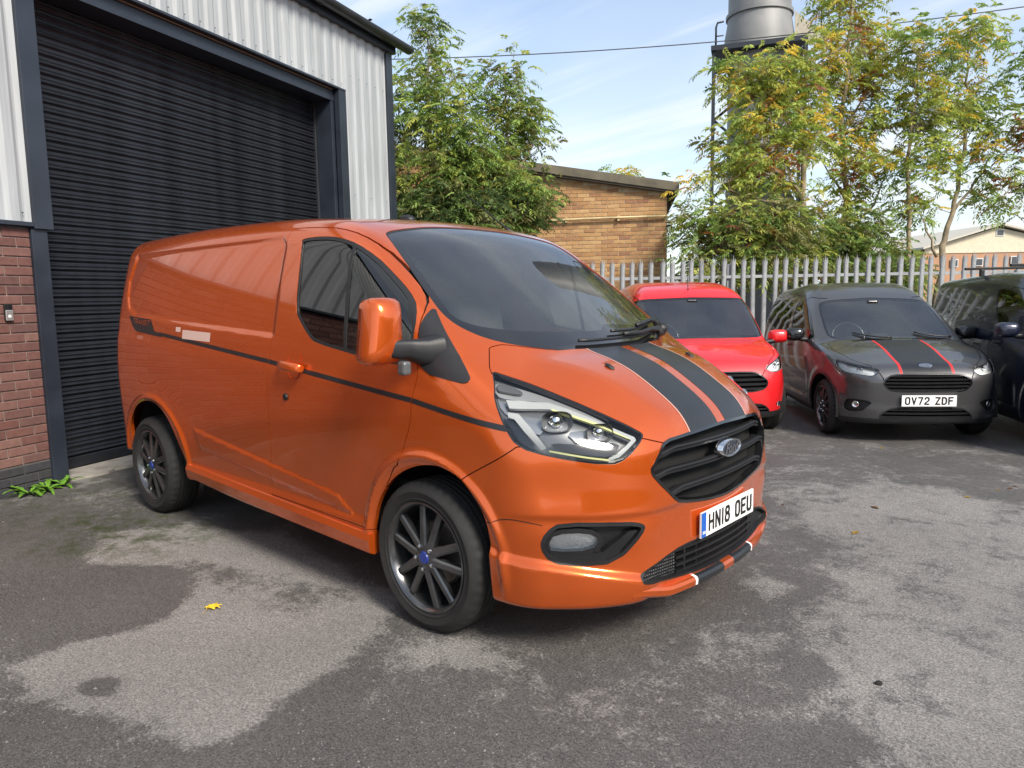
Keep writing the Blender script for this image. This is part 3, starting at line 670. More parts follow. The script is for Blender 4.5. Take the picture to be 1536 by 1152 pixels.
P_SAIL = [(-.185, 1.535), (-.052, 1.455), (-.046, 1.385), (-.072, 1.372), (-.11, 1.40), (-.15, 1.48)]
P_WS = smooth_poly([(0, 1.893), (.30, 1.886), (.521, 1.860), (.668, 1.834), (.70, 1.80), (.745, 1.66), (.793, 1.491), (.805, 1.42), (.780, 1.36), (.687, 1.299), (.457, 1.252), (.2, 1.238), (0, 1.235), (-.3, 1.235), (-.3, 1.893)], 2)
P_BONNET = [(1.2, -.1), (1.2, .20), (.92, .49), (.868, .556), (.66, .68), (.45, .765), (.311, .830), (.285, .815), (.212, .738), (.225, .672), (.30, .54), (.352, .44), (.41, .2), (.425, 0), (.425, -.1)]
P_HL = smooth_poly([(-.366, 1.190), (-.358, 1.13), (-.364, 1.085), (-.326, .978), (-.279, .906), (-.151, .870), (.085, .832), (.150, .850), (.238, .926), (.230, .948), (.035, 1.041), (-.168, 1.122)], 1, True, (0,))
P_GRILLE = smooth_poly([(-.3, .928), (0, .928), (.40, .913), (.455, .897), (.548, .80), (.538, .768), (.425, .660), (.385, .636), (.2, .605), (0, .592), (-.3, .592)], 1, True, (3, 4, 6))
P_LOW = smooth_poly([(-.3, .455), (.0, .455), (.29, .452), (.41, .440), (.585, .385), (.612, .360), (.590, .332), (.40, .312), (.20, .297), (0, .293), (-.3, .293)], 1)
P_FOG = smooth_poly([(-.200, .515), (-.175, .575), (-.115, .616), (.150, .607), (.224, .590), (.232, .560), (.112, .436), (-.05, .432), (-.157, .444)], 1)
P_BUMPER = [(-.62, .02), (-.62, .62), (-.50, .752), (-.279, .908), (-.1, .92), (.15, .90), (.215, .925), (.238, .921), (.315, .898), (.36, .88), (.5, .84), (.80, .84), (.80, .02)]
STRIPE = [(-2.604, 1.287), (-1.216, 1.172), (-.020, 1.057), (.475, .976)]
def build_orange():
    root = empty('panel_van', (0, 0, 0)); tag(root, 'orange panel van with black bonnet stripes parked by the roller shutter', 'van')
    sh = Shell(VAN, .0165); T = sh.T; G = .0022; PT = MAT['orange']
    _, T = sh.cut(T, poly_fn(pside, P_ARCH_F)); _, T = sh.cut(T, poly_fn(pside, P_ARCH_R))
    fr = lambda f: limit(f, lambda V: V[:, 0] > .0)
    hl, T = sh.cut(T, fr(poly_fn(pdiag, P_HL))); gr, T = sh.cut(T, fr(poly_fn(pfront, P_GRILLE)))
    lo, T = sh.cut(T, fr(poly_fn(pfront, P_LOW))); fg, T = sh.cut(T, fr(poly_fn(pdiag, P_FOG)))
    hl = sh.refine(hl, 2); fg = sh.refine(fg, 1)
    bands = []
    def panel(T, fn):
        p, r = sh.cut(T, lambda V: fn(V)+G); band, r = sh.cut(r, lambda V: fn(V)-G); bands.append(band); return p, r
    bump, T = panel(T, limit(poly_fn(pdiag, P_BUMPER), lambda V: V[:, 0] > .15))
    bump = sh.refine(bump, 1)
    bon, T = panel(T, limit(poly_fn(ptop, P_BONNET), lambda V: (V[:, 2] > .80) & (V[:, 0] > .1)))
    ws, T = sh.cut(T, limit(poly_fn(pfront, P_WS), lambda V: (V[:, 0] > -1.3) & (V[:, 2] > 1.15)))
    tri, T = sh.cut(T, poly_fn(pside, P_TRI))
    door, T = panel(T, limit(poly_fn(pside, P_DOOR), lambda V: V[:, 1] < -.5))
    win, door = sh.cut(door, limit(poly_fn(pside, P_WIN), lambda V: V[:, 1] < -.5))
    wing_cut, _ = sh.cut(T, lambda V: V[:, 0]*0+1)
    body = sh.part(T, 'body', [PT], root, flange=.022)
    bm_ = sh.part(bump, 'front_bumper', [PT], root, flange=.02)
    bo = sh.part(bon, 'bonnet', [PT], root, flange=.02)
    for b in bands:
        pass
    allT = [T, bump, bon, door]
    lin = np.concatenate(bands); u = np.unique(lin)
    # dark floor under every shut line (wider than the gap)
    for fn, lim in ((poly_fn(pside, P_DOOR), lambda V: V[:, 1] < -.5), (poly_fn(ptop, P_BONNET), lambda V: (V[:, 2] > .80) & (V[:, 0] > .1)), (poly_fn(pdiag, P_BUMPER), lambda V: V[:, 0] > .15)):
        f2 = limit(fn, lim); st, _ = sh.cut(np.concatenate([T, bump, bon, door, lin]), lambda V, f2=f2: np.abs(f2(V))-.022)
        tag(sh.part(st, 'gap_seal', [MAT['void']], body, off=-.016), kind='stuff')
    doors = {}
    for sd_ in ('right', 'left'):
        d = sh.part(door, 'door', [PT], root, flange=.022, sides=sd_); doors[sd_] = d
        seal, gl = sh.cut(win, lambda V: -poly_sd(*pside(V), P_WIN)-.015)
        sh.part(seal, 'window_seal', [MAT['seal']], d, off=-.002, flange=.012, sides=sd_)
        sail, gl = sh.cut(gl, poly_fn(pside, P_SAIL))
        bar = lambda V: np.abs(V[:, 0]-(-.530+(V[:, 2]-1.25)*-.10))-.011
        br, gl = sh.cut(gl, bar)
        sh.part(br, 'window_divider', [MAT['seal']], d, off=-.003, flange=.01, sides=sd_)
        sh.part(gl, 'window_glass', [MAT['window']], d, off=-.008, sides=sd_)
        sh.part(sail, 'mirror_sail', [MAT['plastic']], d, off=.001, flange=.01, sides=sd_)
        sh.part(tri, 'wing_trim', [MAT['plastic']], root, off=.004, flange=.02, sides=sd_)
    # windscreen: rubber edge, black frit, clear glass
    edge, gl = sh.cut(ws, lambda V: -poly_sd(*pfront(V), P_WS)-.008)
    frit, clear = sh.cut(gl, lambda V: -poly_sd(*pfront(V), P_WS)-(.040+.075*sstep(1.42, 1.27, V[:, 2])))
    wsg = sh.part(clear, 'windscreen', [MAT['screen']], root, off=-.004)
    sh.part(edge, 'windscreen_seal', [MAT['seal']], wsg, off=-.003); sh.part(frit, 'frit_band', [MAT['gloss']], wsg, off=-.004)
    pod, _ = sh.cut(clear, lambda V: poly_sd(np.abs(V[:, 1]), V[:, 2], [(-.1, 1.9), (.13, 1.9), (.085, 1.76), (.06, 1.735), (-.1, 1.735)]))
    sh.part(pod, 'camera_pod', [MAT['gloss']], wsg, off=-.012)
    # bonnet stripes and side stripe lie on the paint
    def decal(Ts, fn, name, mat, parent, off=.0012, sides='both', hw=None):
        if hw is None: p, _ = sh.cut(Ts, fn)
        else:                                  # band: two one-sided cuts, so that it may be thinner than the mesh
            p, _ = sh.cut(Ts, lambda V: fn(V)-hw); p, _ = sh.cut(p, lambda V: -fn(V)-hw)
        return sh.part(p, name, [mat], parent, off=off, sides=sides)
    for sd_ in ('right', 'left'): decal(bon, lambda V: np.abs(V[:, 1])-.152, 'bonnet_stripe', MAT['decal'], bo, sides=sd_, hw=.115)
    for sd_ in ('right', 'left'): decal(bon, lambda V: np.abs(V[:, 1])-.273, 'pinstripe', MAT['pin'], bo, sides=sd_, hw=.0042)
    # splitter lip: an upstanding blade below the intake, in coloured lengths like the bonnet stripes
    def lip_piece(y0, y1, mat, nm):
        mb = MB(); n = max(2, int(abs(y1-y0)/.025)); vs = []
        for i in range(n+1):
            y = y0+(y1-y0)*i/n; q = sh.pt('front', y, .30, 0)[0]; x = q[0]; t = sstep(.42, .63, abs(y)); e = .022*(1-t); up_ = .035*t
            for dx, z in ((-.05, .245), (e-.012, .246), (e, .256), (e+.002, .278), (e-.006, .290), (-.03, .302)): vs.append((x+dx, y, z+up_))
        mb.add(vs, [(i*6+k, i*6+(k+1) % 6, (i+1)*6+(k+1) % 6, (i+1)*6+k) for i in range(n) for k in range(6)]+[tuple(range(6)), tuple(range(n*6, n*6+6))], 0, False); return mb.build(nm, mat, bm_)
    for sg in (1, -1):
        lip_piece(sg*.282, sg*.64, PT, 'splitter_lip'); lip_piece(sg*.266, sg*.282, MAT['white'], 'lip_pinstripe'); lip_piece(sg*.048, sg*.266, MAT['decal'], 'lip_stripe')
    lip_piece(-.048, .048, PT, 'splitter_lip')
    zl = lambda x: np.interp(x, [q[0] for q in STRIPE], [q[1] for q in STRIPE])
    sfn = lambda V: np.maximum(np.maximum(np.abs(V[:, 2]-zl(V[:, 0]))-.0115, V[:, 1]+.5), np.maximum(-2.72-V[:, 0], V[:, 0]-.60))
    hole = lambda V: .085-np.hypot(V[:, 0]+.955, (V[:, 2]-1.165)*1.1)
    for Ts, par in ((T, body), (door, None)):
        for sd_ in ('right', 'left'):
            q, _ = sh.cut(Ts, lambda V: np.maximum(np.maximum(V[:, 1]+.5, hole(V)), np.maximum(-2.72-V[:, 0], V[:, 0]-.60)))
            for nm, keep in ((0, lambda V: V[:, 0]+.955), (1, lambda V: -V[:, 0]-.955)):
                q2, _ = sh.cut(q, keep); decal(q2, (lambda V: V[:, 2]-zl(V[:, 0])), 'side_stripe', MAT['decal'], par or doors[sd_], sides=sd_, hw=.0115)
    blk = [(-3.205, 1.405), (-2.80, 1.383), (-2.72, 1.305), (-2.60, 1.292), (-2.60, 1.268), (-3.05, 1.300), (-3.12, 1.335)]
    for sd_ in ('right', 'left'): decal(sh.refine(T[(sh.V[T].mean(1)[:, 0] < -2.4) & (np.abs(sh.V[T].mean(1)[:, 2]-1.33) < .12)], 1), limit(poly_fn(pside, blk), lambda V: V[:, 1] < -.5), 'name_decal', MAT['decal'], body, .0014, sd_)
    for sd_ in (1, -1):
        mb = MB()
        def on(u, v, k, sd_=sd_):
            q, n = sh.pt('side', -2.965+u*sd_, 1.364+v-.054*u*sd_*1.0, .0022+k*.00005); q[1] *= sd_; return q
        lettering(mb, 'TRANSIT', .040, .038, .0058, .011, on, .03, .25, lambda m_: m_.build('decal_character', PT, body))
        mb = MB()
        for a0, a1, b0, b1 in ((-2.38, -2.31, 1.305, 1.335), (-2.28, -1.90, 1.262, 1.318)):
            n = 8; vs = []
            for i in range(n+1):
                for j in (0, 1):
                    a = a0+(a1-a0)*i/n; b = (b0 if j == 0 else b1)-.03*(a-a0); q = sh.pt('side', a, b+.004, .0016)[0]; q[1] *= sd_; vs.append(q)
            mb.add(vs, [(2*i, 2*i+2, 2*i+3, 2*i+1) for i in range(n)])
        mb.build('sticker', MAT['sticker'], body)
    # wheel wells
    for cx, cz, r, x0 in ((.03, .37, .440, 0), (-2.78, .37, .51, 0)):
        for s_ in (-1, 1):
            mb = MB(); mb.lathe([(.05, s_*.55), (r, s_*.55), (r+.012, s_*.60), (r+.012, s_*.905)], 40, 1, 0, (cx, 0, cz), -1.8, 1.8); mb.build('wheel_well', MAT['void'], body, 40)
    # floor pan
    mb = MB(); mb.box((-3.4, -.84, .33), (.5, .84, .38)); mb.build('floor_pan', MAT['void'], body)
    # ---- headlights
    for sd_, sg in (('right', 1), ('left', -1)):
        h = empty('headlight', (0, 0, 0), 0, root)
        rim, inner = sh.cut(hl, lambda V: -poly_sd(*pdiag(V), P_HL)-.006)
        sh.part(rim, 'lamp_rim', [MAT['gloss']], h, off=-.002, flange=.02, sides=sd_)
        sh.part(inner, 'lens', [MAT['lens']], h, off=-.003, sides=sd_)
        dv = np.array([-.62, .55, .0])*.085
        ring_wall(sh, hl, dv, 'lamp_housing', MAT['bezel'], h, sd_)
        def patch(poly, off, name, mat, flange=.02, it=1):
            q, _ = sh.cut(inner, poly_fn(pdiag, smooth_poly(poly, it))); return sh.part(q, name, [mat], h, off=off, flange=flange, sides=sd_)
        # coordinates follow the outline: (s, z)
        L = lambda u, v: pix_diag(u, v)
        up = [(-.310, 1.092), (-.25, 1.088), (-.20, 1.082), (-.135, 1.078), (-.06, 1.054), (.05, 1.010), (.205, .938), (.212, .925), (.13, .862), (.085, .850), (.085, .862), (.12, .874), (.190, .928), (.05, .995), (-.07, 1.036), (-.14, 1.056), (-.30, 1.062)]
        patch(up, -.020, 'light_guide', MAT['drlw'], .012, 0)
        patch([(-.345, 1.120), (-.25, 1.104), (-.12, 1.088), (-.14, 1.052), (-.16, 1.0), (-.20, .955), (-.27, 1.03), (-.335, 1.06)], -.045, 'lamp_panel', MAT['lampwhite'], .02, 1)
        patch([(-.08, .985), (.02, .995), (.16, .935), (.10, .905), (-.02, .925)], -.05, 'lamp_panel', MAT['lampwhite'], .02, 1)
        patch([(-.355, 1.165), (-.27, 1.142), (-.15, 1.106), (-.02, 1.058), (.10, 1.0), (.09, .99), (-.06, 1.055), (-.14, 1.085), (-.30, 1.098), (-.352, 1.115)], -.03, 'lamp_brow', MAT['bezel2'], .02, 1)
        ydl = [(-.13, 1.054), (-.07, 1.037), (.05, .997), (.185, .930), (.187, .926), (.045, .990), (-.07, 1.030), (-.13, 1.048)]
        patch(ydl, -.014, 'light_strip', MAT['drl'], .01, 0)
        patch([(-.155, .898), (.0, .870), (.085, .857), (.085, .850), (.0, .863), (-.155, .890)], -.014, 'light_strip', MAT['drl'], .01, 0)
        patch([(-.34, 1.155), (-.26, 1.128), (-.235, 1.112), (-.25, 1.106), (-.31, 1.118), (-.345, 1.125)], -.015, 'side_marker', MAT['bezel'], .01, 1)
        patch([(-.31, 1.045), (-.265, 1.040), (-.225, .99), (-.165, .905), (-.185, .897), (-.25, .97), (-.285, 1.018), (-.31, 1.025)], -.016, 'light_guide', MAT['drlw'], .012, 0)
        patch([(-.325, 1.03), (-.285, 1.015), (-.25, .965), (-.205, .905), (-.265, .918), (-.305, .985)], -.03, 'indicator', MAT['gloss'], .012, 1)
        patch([(-.16, .93), (.0, .925), (.15, .93), (.12, .878), (.07, .866), (-.12, .896)], -.034, 'lamp_ledge', MAT['gloss'], .02, 1)
        for (cs, cz, rs, nm) in ((-.112, 1.000, .047, 'projector'), (.058, .955, .040, 'projector')):
            # a chrome bowl with a bulb lens in it
            c = sh_diag(sh, cs, cz); n = Vector((.72, -.66, .12)).normalized(); u_ = Vector((0, 0, 1)).cross(n).normalized(); v_ = n.cross(u_)
            c = Vector(c)-n*.055
            mb = MB(); prof = [(1.0, .035), (.92, .012), (.6, -.018), (.0, -.03)]; vs = []; K = 24
            for r, hh in prof:
                for k in range(K):
                    a = 2*math.pi*k/K; ca, sa = math.cos(a), math.sin(a); f = 1.35
                    vs.append(c+u_*(math.copysign(abs(ca)**.7, ca)*r*rs*f)+v_*(math.copysign(abs(sa)**.7, sa)*r*rs*.9)+n*hh)
            mb.add(vs, [(i*K+k, i*K+(k+1) % K, (i+1)*K+(k+1) % K, (i+1)*K+k) for i in range(3) for k in range(K)], 0, True)
            vs = []; 
            for i in range(6):
                for k in range(K):
                    a = 2*math.pi*k/K; t = i/5*math.pi/2; vs.append(c+n*(.004+.022*math.cos(t))+(u_*math.cos(a)+v_*math.sin(a))*(rs*.62*math.sin(t)+1e-5))
            mb.add(vs, [(i*K+k, i*K+(k+1) % K, (i+1)*K+(k+1) % K, (i+1)*K+k) for i in range(5) for k in range(K)], 1, True)
            if sg < 0: mb.v = [(a, -b, c_) for a, b, c_ in mb.v]
            mb.build(nm, [MAT['lampwhite'], MAT['lens'] if False else MAT['chrome']], h)
    # ---- grille
    g = empty('grille', (0, 0, 0), 0, root)
    rim, gin = sh.cut(gr, lambda V: -poly_sd(*pfront(V), P_GRILLE)-.012)
    sh.part(rim, 'grille_surround', [MAT['gloss']], g, off=.003, flange=.035)
    ring_wall(sh, gin, (-.075, 0, 0), 'grille_cavity', MAT['void'], g)
    def half_w(z):
        zs = np.array([.592, .605, .636, .660, .768, .80, .897, .913, .928]); ws_ = np.array([.0, .2, .385, .425, .538, .548, .455, .40, .0])
        return float(np.interp(z, zs, ws_))-.012
    for zc_ in (.862, .778, .694):
        w = half_w(zc_); mb = MB(); n = 30; vs = []
        prof = [(-.045, .0), (-.012, .015), (.004, .013), (.006, .004), (-.004, .002), (.004, -.003), (.002, -.012), (-.012, -.015)]
        for i in range(n+1):
            y = -w+2*w*i/n; dz = -.018*sstep(w-.10, w, abs(y)); q = sh.pt('front', y, zc_, 0)[0]
            for px_, pz_ in prof: vs.append((q[0]+px_-.010, y, zc_+pz_+dz))
        m = len(prof); mb.add(vs, [(i*m+k, i*m+(k+1) % m, (i+1)*m+(k+1) % m, (i+1)*m+k) for i in range(n) for k in range(m)], 0, False); mb.build('grille_slat', MAT['plastic'], g)
    for k in range(-9, 10):
        y = k*.052; mb = MB(); zt = .905-.12*max(abs(y)-.36, 0); zb_ = .612+.9*max(abs(y)-.36, 0)
        if zt-zb_ < .05: continue
        mb.box((.845, y-.004, zb_), (.882-.22*y*y, y+.004, zt)); mb.build('grille_rib', MAT['void'], g)
    # badge
    b = empty('badge', (0, 0, 0), 0, root); qc, _ = sh.pt('front', 0, .812, 0); xb = qc[0]+.012
    def oval(rx, rz, x, K=48): return [(x, rx*math.cos(2*math.pi*k/K), .812+rz*math.sin(2*math.pi*k/K)) for k in range(K)]
    def disc(rings, name, mat):
        mb = MB(); K = 48; vs = []
        for rx, rz, x in rings: vs += oval(rx, rz, x)
        mb.add(vs, [(i*K+k, i*K+(k+1) % K, (i+1)*K+(k+1) % K, (i+1)*K+k) for i in range(len(rings)-1) for k in range(K)]+[tuple(range((len(rings)-1)*K, len(rings)*K))], 0, True); return mb.build(name, mat, b, 40)
    disc([(.098, .041, xb-.03), (.098, .041, xb+.004), (.094, .038, xb+.010), (.086, .033, xb+.010), (.084, .031, xb+.006)], 'badge_ring', MAT['chrome'])
    disc([(.083, .030, xb+.0065), (.06, .02, xb+.008), (.001, .001, xb+.009)], 'badge_face', MAT['badge'])
    Vt, Ft = text_mesh('Ford', .062, 3, .0008); mb = MB(); mb.add([(xb+.0105, x+.28*y, .812+y) for x, y, z in Vt], Ft); mb.build('badge_lettering', MAT['chrome'], b)
    # ---- lower intake
    g2 = empty('lower_intake', (0, 0, 0), 0, root)
    rim, lin2 = sh.cut(lo, lambda V: -poly_sd(*pfront(V), P_LOW)-.010); sh.part(rim, 'intake_frame', [MAT['plastic']], g2, off=-.001, flange=.04)
    ring_wall(sh, lin2, (-.07, 0, 0), 'intake_cavity', MAT['void'], g2)
    sidep, _ = sh.cut(lin2, lambda V: .375-np.abs(V[:, 1])); [sh.part(sidep, 'mesh_panel', [MAT['mesh']], g2, off=-.022, flange=.03, sides=sd_) for sd_ in ('right', 'left')]
    for zc_ in (.425, .392, .360, .328):
        mb = MB(); n = 16; vs = []
        for i in range(n+1):
            y = -.372+.744*i/n; q = sh.pt('front', y, zc_, 0)[0]
            vs += [(q[0]-.055, y, zc_-.006), (q[0]-.018, y, zc_-.009), (q[0]-.016, y, zc_+.005), (q[0]-.055, y, zc_+.004)]
        mb.add(vs, [(i*4+k, i*4+(k+1) % 4, (i+1)*4+(k+1) % 4, (i+1)*4+k) for i in range(n) for k in range(4)]); mb.build('intake_slat', MAT['plastic'], g2)
    for k in range(-3, 4):
        mb = MB(); y = k*.105; mb.box((.885, y-.006, .305), (.935, y+.006, .445)); mb.build('intake_rib', MAT['plastic'], g2)
    q, _ = sh.pt('front', 0, .51, 0); plate(root, (q[0]+.014, 0, .512), (1, 0, .0), 'HN18 OEU', True)
    # ---- fog lamps
    for sd_, sg in (('right', 1), ('left', -1)):
        f = empty('fog_lamp', (0, 0, 0), 0, root)
        r1, in1 = sh.cut(fg, lambda V: -poly_sd(*pdiag(V), P_FOG)-.016); sh.part(r1, 'fog_surround', [MAT['plastic']], f, off=.002, flange=.03, sides=sd_)
        ring_wall(sh, in1, np.array([-.6, .5, 0])*.055, 'fog_recess', MAT['plastic'], f, sd_)
        lp = smooth_poly([(-.165, .515), (-.140, .562), (-.01, .568), (.045, .535), (.01, .492), (-.15, .486)], 1)
        lens, _ = sh.cut(in1, poly_fn(pdiag, lp)); sh.part(lens, 'fog_lens', [MAT['lens']], f, off=-.016, sides=sd_); sh.part(lens, 'fog_reflector', [MAT['fogref']], f, off=-.036, flange=.02, sides=sd_)
        r2, _ = sh.cut(in1, lambda V: np.abs(poly_sd(*pdiag(V), lp)-.010)-.010); sh.part(r2, 'fog_bezel', [MAT['gloss']], f, off=-.012, flange=.03, sides=sd_)
        ledge, _ = sh.cut(in1, poly_fn(pdiag, [(-.16, .478), (.05, .480), (.16, .56), (.205, .565), (.10, .452), (-.05, .448), (-.15, .456)])); sh.part(ledge, 'fog_ledge', [MAT['plastic']], f, off=-.010, flange=.04, sides=sd_)
        # parking sensor and bumper seam
        c = sh_diag(sh, -.072, .335); n = sh.normals(np.array([[c[0], c[1], c[2]]]))[0]
        mb = MB(); K = 20; n = Vector(n); u_ = n.orthogonal().normalized(); v_ = n.cross(u_)
        for (ra, rb, o1, o2) in ((.0001, .0085, .003, .003), (.0085, .0105, .001, .0)):
            pass
        vs = [Vector(c)+n*.0025+(u_*math.cos(2*math.pi*k/K)+v_*math.sin(2*math.pi*k/K))*.0085 for k in range(K)]+[Vector(c)-n*.004+(u_*math.cos(2*math.pi*k/K)+v_*math.sin(2*math.pi*k/K))*.0085 for k in range(K)]
        mb.add(vs, [tuple(range(K))]+[(k, (k+1) % K, K+(k+1) % K, K+k) for k in range(K)])
        if sg < 0: mb.v = [(a, -b_, c_) for a, b_, c_ in mb.v]
        mb.build('parking_sensor', PT, bm_)
    ln = smooth_poly([(-.425, .556), (-.40, .588), (-.326, .617), (-.25, .612), (-.185, .600)], 2, False)
    for sg in (1, -1):
        mb = MB(); vs = []
        for s_, z_ in ln:
            for dz in (-.0016, .0016): q = sh_diag(sh, s_, z_+dz); n = sh.normals(np.array([q]))[0]; q = q+n*.0022; vs.append((q[0], q[1]*sg, q[2]))
        mb.add(vs, [(2*i, 2*i+1, 2*i+3, 2*i+2) for i in range(len(ln)-1)]); mb.build('bumper_seam', MAT['void'], bm_)
    # ---- door furniture
    for sg, sd_ in ((1, 'right'), (-1, 'left')):
        d = doors[sd_]; mir = lambda mb: setattr(mb, 'v', [(a, b_*sg, c_) for a, b_, c_ in mb.v])
        q, n = sh.pt('side', -.955, 1.165, 0); n = Vector(n); K = 28
        mb = MB(); ax = Vector((1, 0, 0)); az = n.cross(ax).normalized(); az = -az if az.z < 0 else az
        rings = [(.078, .0015), (.070, -.004), (.055, -.016), (.0005, -.024)]; vs = []
        for r, hh in rings:
            for k in range(K): a = 2*math.pi*k/K; vs.append(V3(q)+ax*(r*.86*math.cos(a))+az*(r*math.sin(a))+n*(hh+.0012))
        mb.add(vs, [(i*K+k, i*K+(k+1) % K, (i+1)*K+(k+1) % K, (i+1)*K+k) for i in range(3) for k in range(K)], 0, True); mir(mb); mb.build('handle_cup', PT, d)
        secs = []
        for t, hh, ww in ((-.115, .012, .018), (-.10, .026, .024), (-.05, .038, .025), (.03, .040, .024), (.085, .032, .023), (.10, .016, .018)):
            c = V3(q)+ax*t+az*(-.012-.10*t*0)+n*(hh+.004); c = c+az*(-.05*t); c.y *= sg; nn = n.copy(); nn.y *= sg; a2 = az.copy(); a2.y *= sg
            secs.append((c, nn, a2, .013, ww, .8))
        smooth_blob('door_handle', secs, PT, d)
        q2, n2 = sh.pt('side', -1.037, .992, .0); mb = MB(); n2 = Vector(n2); u_ = n2.orthogonal().normalized(); v_ = n2.cross(u_); vs = []
        for r, hh in ((.019, 0), (.019, .008), (.014, .011), (.0005, .009)):
            for k in range(16): vs.append(V3(q2)+n2*hh+(u_*math.cos(k*math.pi/8)+v_*math.sin(k*math.pi/8))*r)
        mb.add(vs, [(i*16+k, i*16+(k+1) % 16, (i+1)*16+(k+1) % 16, (i+1)*16+k) for i in range(3) for k in range(16)], 0, True); mir(mb); mb.build('deadlock', MAT['plastic'], d)
        if sg < 0:                             # the far mirror is folded back along its door
            m = empty('door_mirror', (0, 0, 0), 0, root)
            smooth_blob('mirror_housing', [((-.42, y_-.02, 1.362), (1, 0, 0), (0, 0, 1), .086*s_, .142*s_, .36) for y_, s_ in ((.985, .8), (1.0, .96), (1.03, 1.), (1.055, .92), (1.07, .7))], PT, m)
            smooth_blob('mirror_arm', [((x_, .965, 1.262), (0, 1, 0), (0, 0, 1), .035, .045, .6) for x_ in (-.36, -.24, -.1, .03)], MAT['plastic'], m)
            continue
        m = empty('door_mirror', (0, 0, 0), 0, root); Y = lambda v: Vector((v[0], v[1]*sg, v[2]))
        sec = []
        fx, fy = Vector((1, 0, 0)), Vector((0, 1, 0)); MC = MIRROR
        for t, s_, hh in ((-.055, .80, .0), (-.045, .95, 0), (-.0, 1.0, 0), (.03, .97, 0), (.055, .86, .0), (.068, .60, 0), (.072, .3, 0)):
            sec.append((Y((MC[0]+t, MC[1], MC[2]+.0)), (0, 1, 0), (0, 0, 1), .086*s_, .142*s_, .36))
        hs = smooth_blob('mirror_housing', sec, PT, m)
        for v in hs.data.vertices:          # outline leans: wider shoulder at the bottom outside, chamfer above
            z = v.co.z-MC[2]; yy = (v.co.y*sg-MC[1]); v.co.y += sg*(-.030*(z/-.17 if z < 0 else z/.17*-.45)*1.0 if yy < .05 else 0)
            v.co.x -= .02*abs(yy)/.1
        mb = MB(); vs = [Y((MC[0]-.056, MC[1]+a*.070, MC[2]+b_*.10)) for a, b_ in smooth_poly([(-1, -1), (1, -1), (1, 1), (-1, 1)], 2)]; mb.add(vs, [tuple(range(len(vs)))]); mb.build('mirror_glass', MAT['mirrorglass'], m)
        secs = []
        for x_, y_, z_, hu, hv in ((MC[0]+.035, MC[1]-.03, MC[2]-.070, .02, .035), (MC[0]+.042, MC[1]+.03, MC[2]-.076, .032, .040), (MC[0]+.048, MC[1]+.09, MC[2]-.080, .036, .044), (MC[0]+.058, -.995, MC[2]-.088, .042, .050), (MC[0]+.075, -.962, MC[2]-.094, .054, .058), (MC[0]+.085, -.90, MC[2]-.095, .075, .075)):
            secs.append((Y((x_, y_, z_)), (1, 0, 0), (0, 0, 1), hu, hv, .6))
        smooth_blob('mirror_arm', secs, MAT['plastic'], m)
        mb = MB(); mb.box((MC[0]+.055, sg*(MC[1]+.045)-.022, MC[2]-.185), (MC[0]+.105, sg*(MC[1]+.045)+.022, MC[2]-.125), 0, .012); mb.build('puddle_lamp', MAT['lens'] if False else MAT['bezel'], m)
    # ---- roof pods, aerial, wipers, washer jets
    q, n = sh.pt('top', -.98, -.18, 0)
    smooth_blob('roof_pod', [(V3(q)+Vector((t, 0, -.004)), (0, 1, 0), (0, 0, 1), .035*s_, .034*s_, 1.) for t, s_ in ((-.06, .15), (-.05, .6), (-.02, .95), (.02, 1.), (.05, .75), (.065, .2))], MAT['plastic'], root)
    q, n = sh.pt('top', -.86, .62, 0)
    mb = MB(); mb.tube([V3(q)+Vector((0, 0, -.005)), V3(q)+Vector((-.06, 0, .03)), V3(q)+Vector((-.42, .0, .28))], [.012, .006, .0025], 6); mb.build('aerial', MAT['plastic'], root)
    def wiper(y0, y1, zoff, name='wiper'):
        wv = empty(name, (0, 0, 0), 0, root)
        pts = []
        for i in range(13):
            y = y0+(y1-y0)*i/12; zt = 1.262+zoff+.075*max(abs(y)-.25, 0)**1.0*.9; q, n = sh.pt('front', y, zt, .014); pts.append(V3(q))
        mb = MB(); mb.tube(pts, .008, 6); mb.build('blade', MAT['seal'], wv)
        up_ = [p+Vector((.012, 0, .018)) for p in pts]; mb = MB(); mb.tube([pts[0]+Vector((.05, 0, -.03)), pts[0]+Vector((.03, 0, .01))]+up_[2:8], [.022, .018]+[.011]*6, 8); mb.build('wiper_arm', MAT['plastic'], wv)
    wiper(.50, -.28, .012); wiper(-.62*-1, .02, .045)
    mb = MB(); q, n = sh.pt('front', .66, 1.285, .01); mb.tube([V3(q)-Vector((.02, 0, .02)), V3(q)+Vector((.02, 0, .03))], [.04, .028], 10); mb.build('wiper_spindle', MAT['plastic'], root)
    for y in (-.361, .361):
        q, n = sh.pt('top', .585, y, .004); smooth_blob('washer_jet', [(V3(q)+Vector((t, 0, -.002-.6*t)), (0, 1, 0), (.5, 0, .87), .014*s_, .010*s_, 1.) for t, s_ in ((-.025, .3), (-.012, .9), (.01, 1), (.02, .4))], MAT['plastic'], bo)
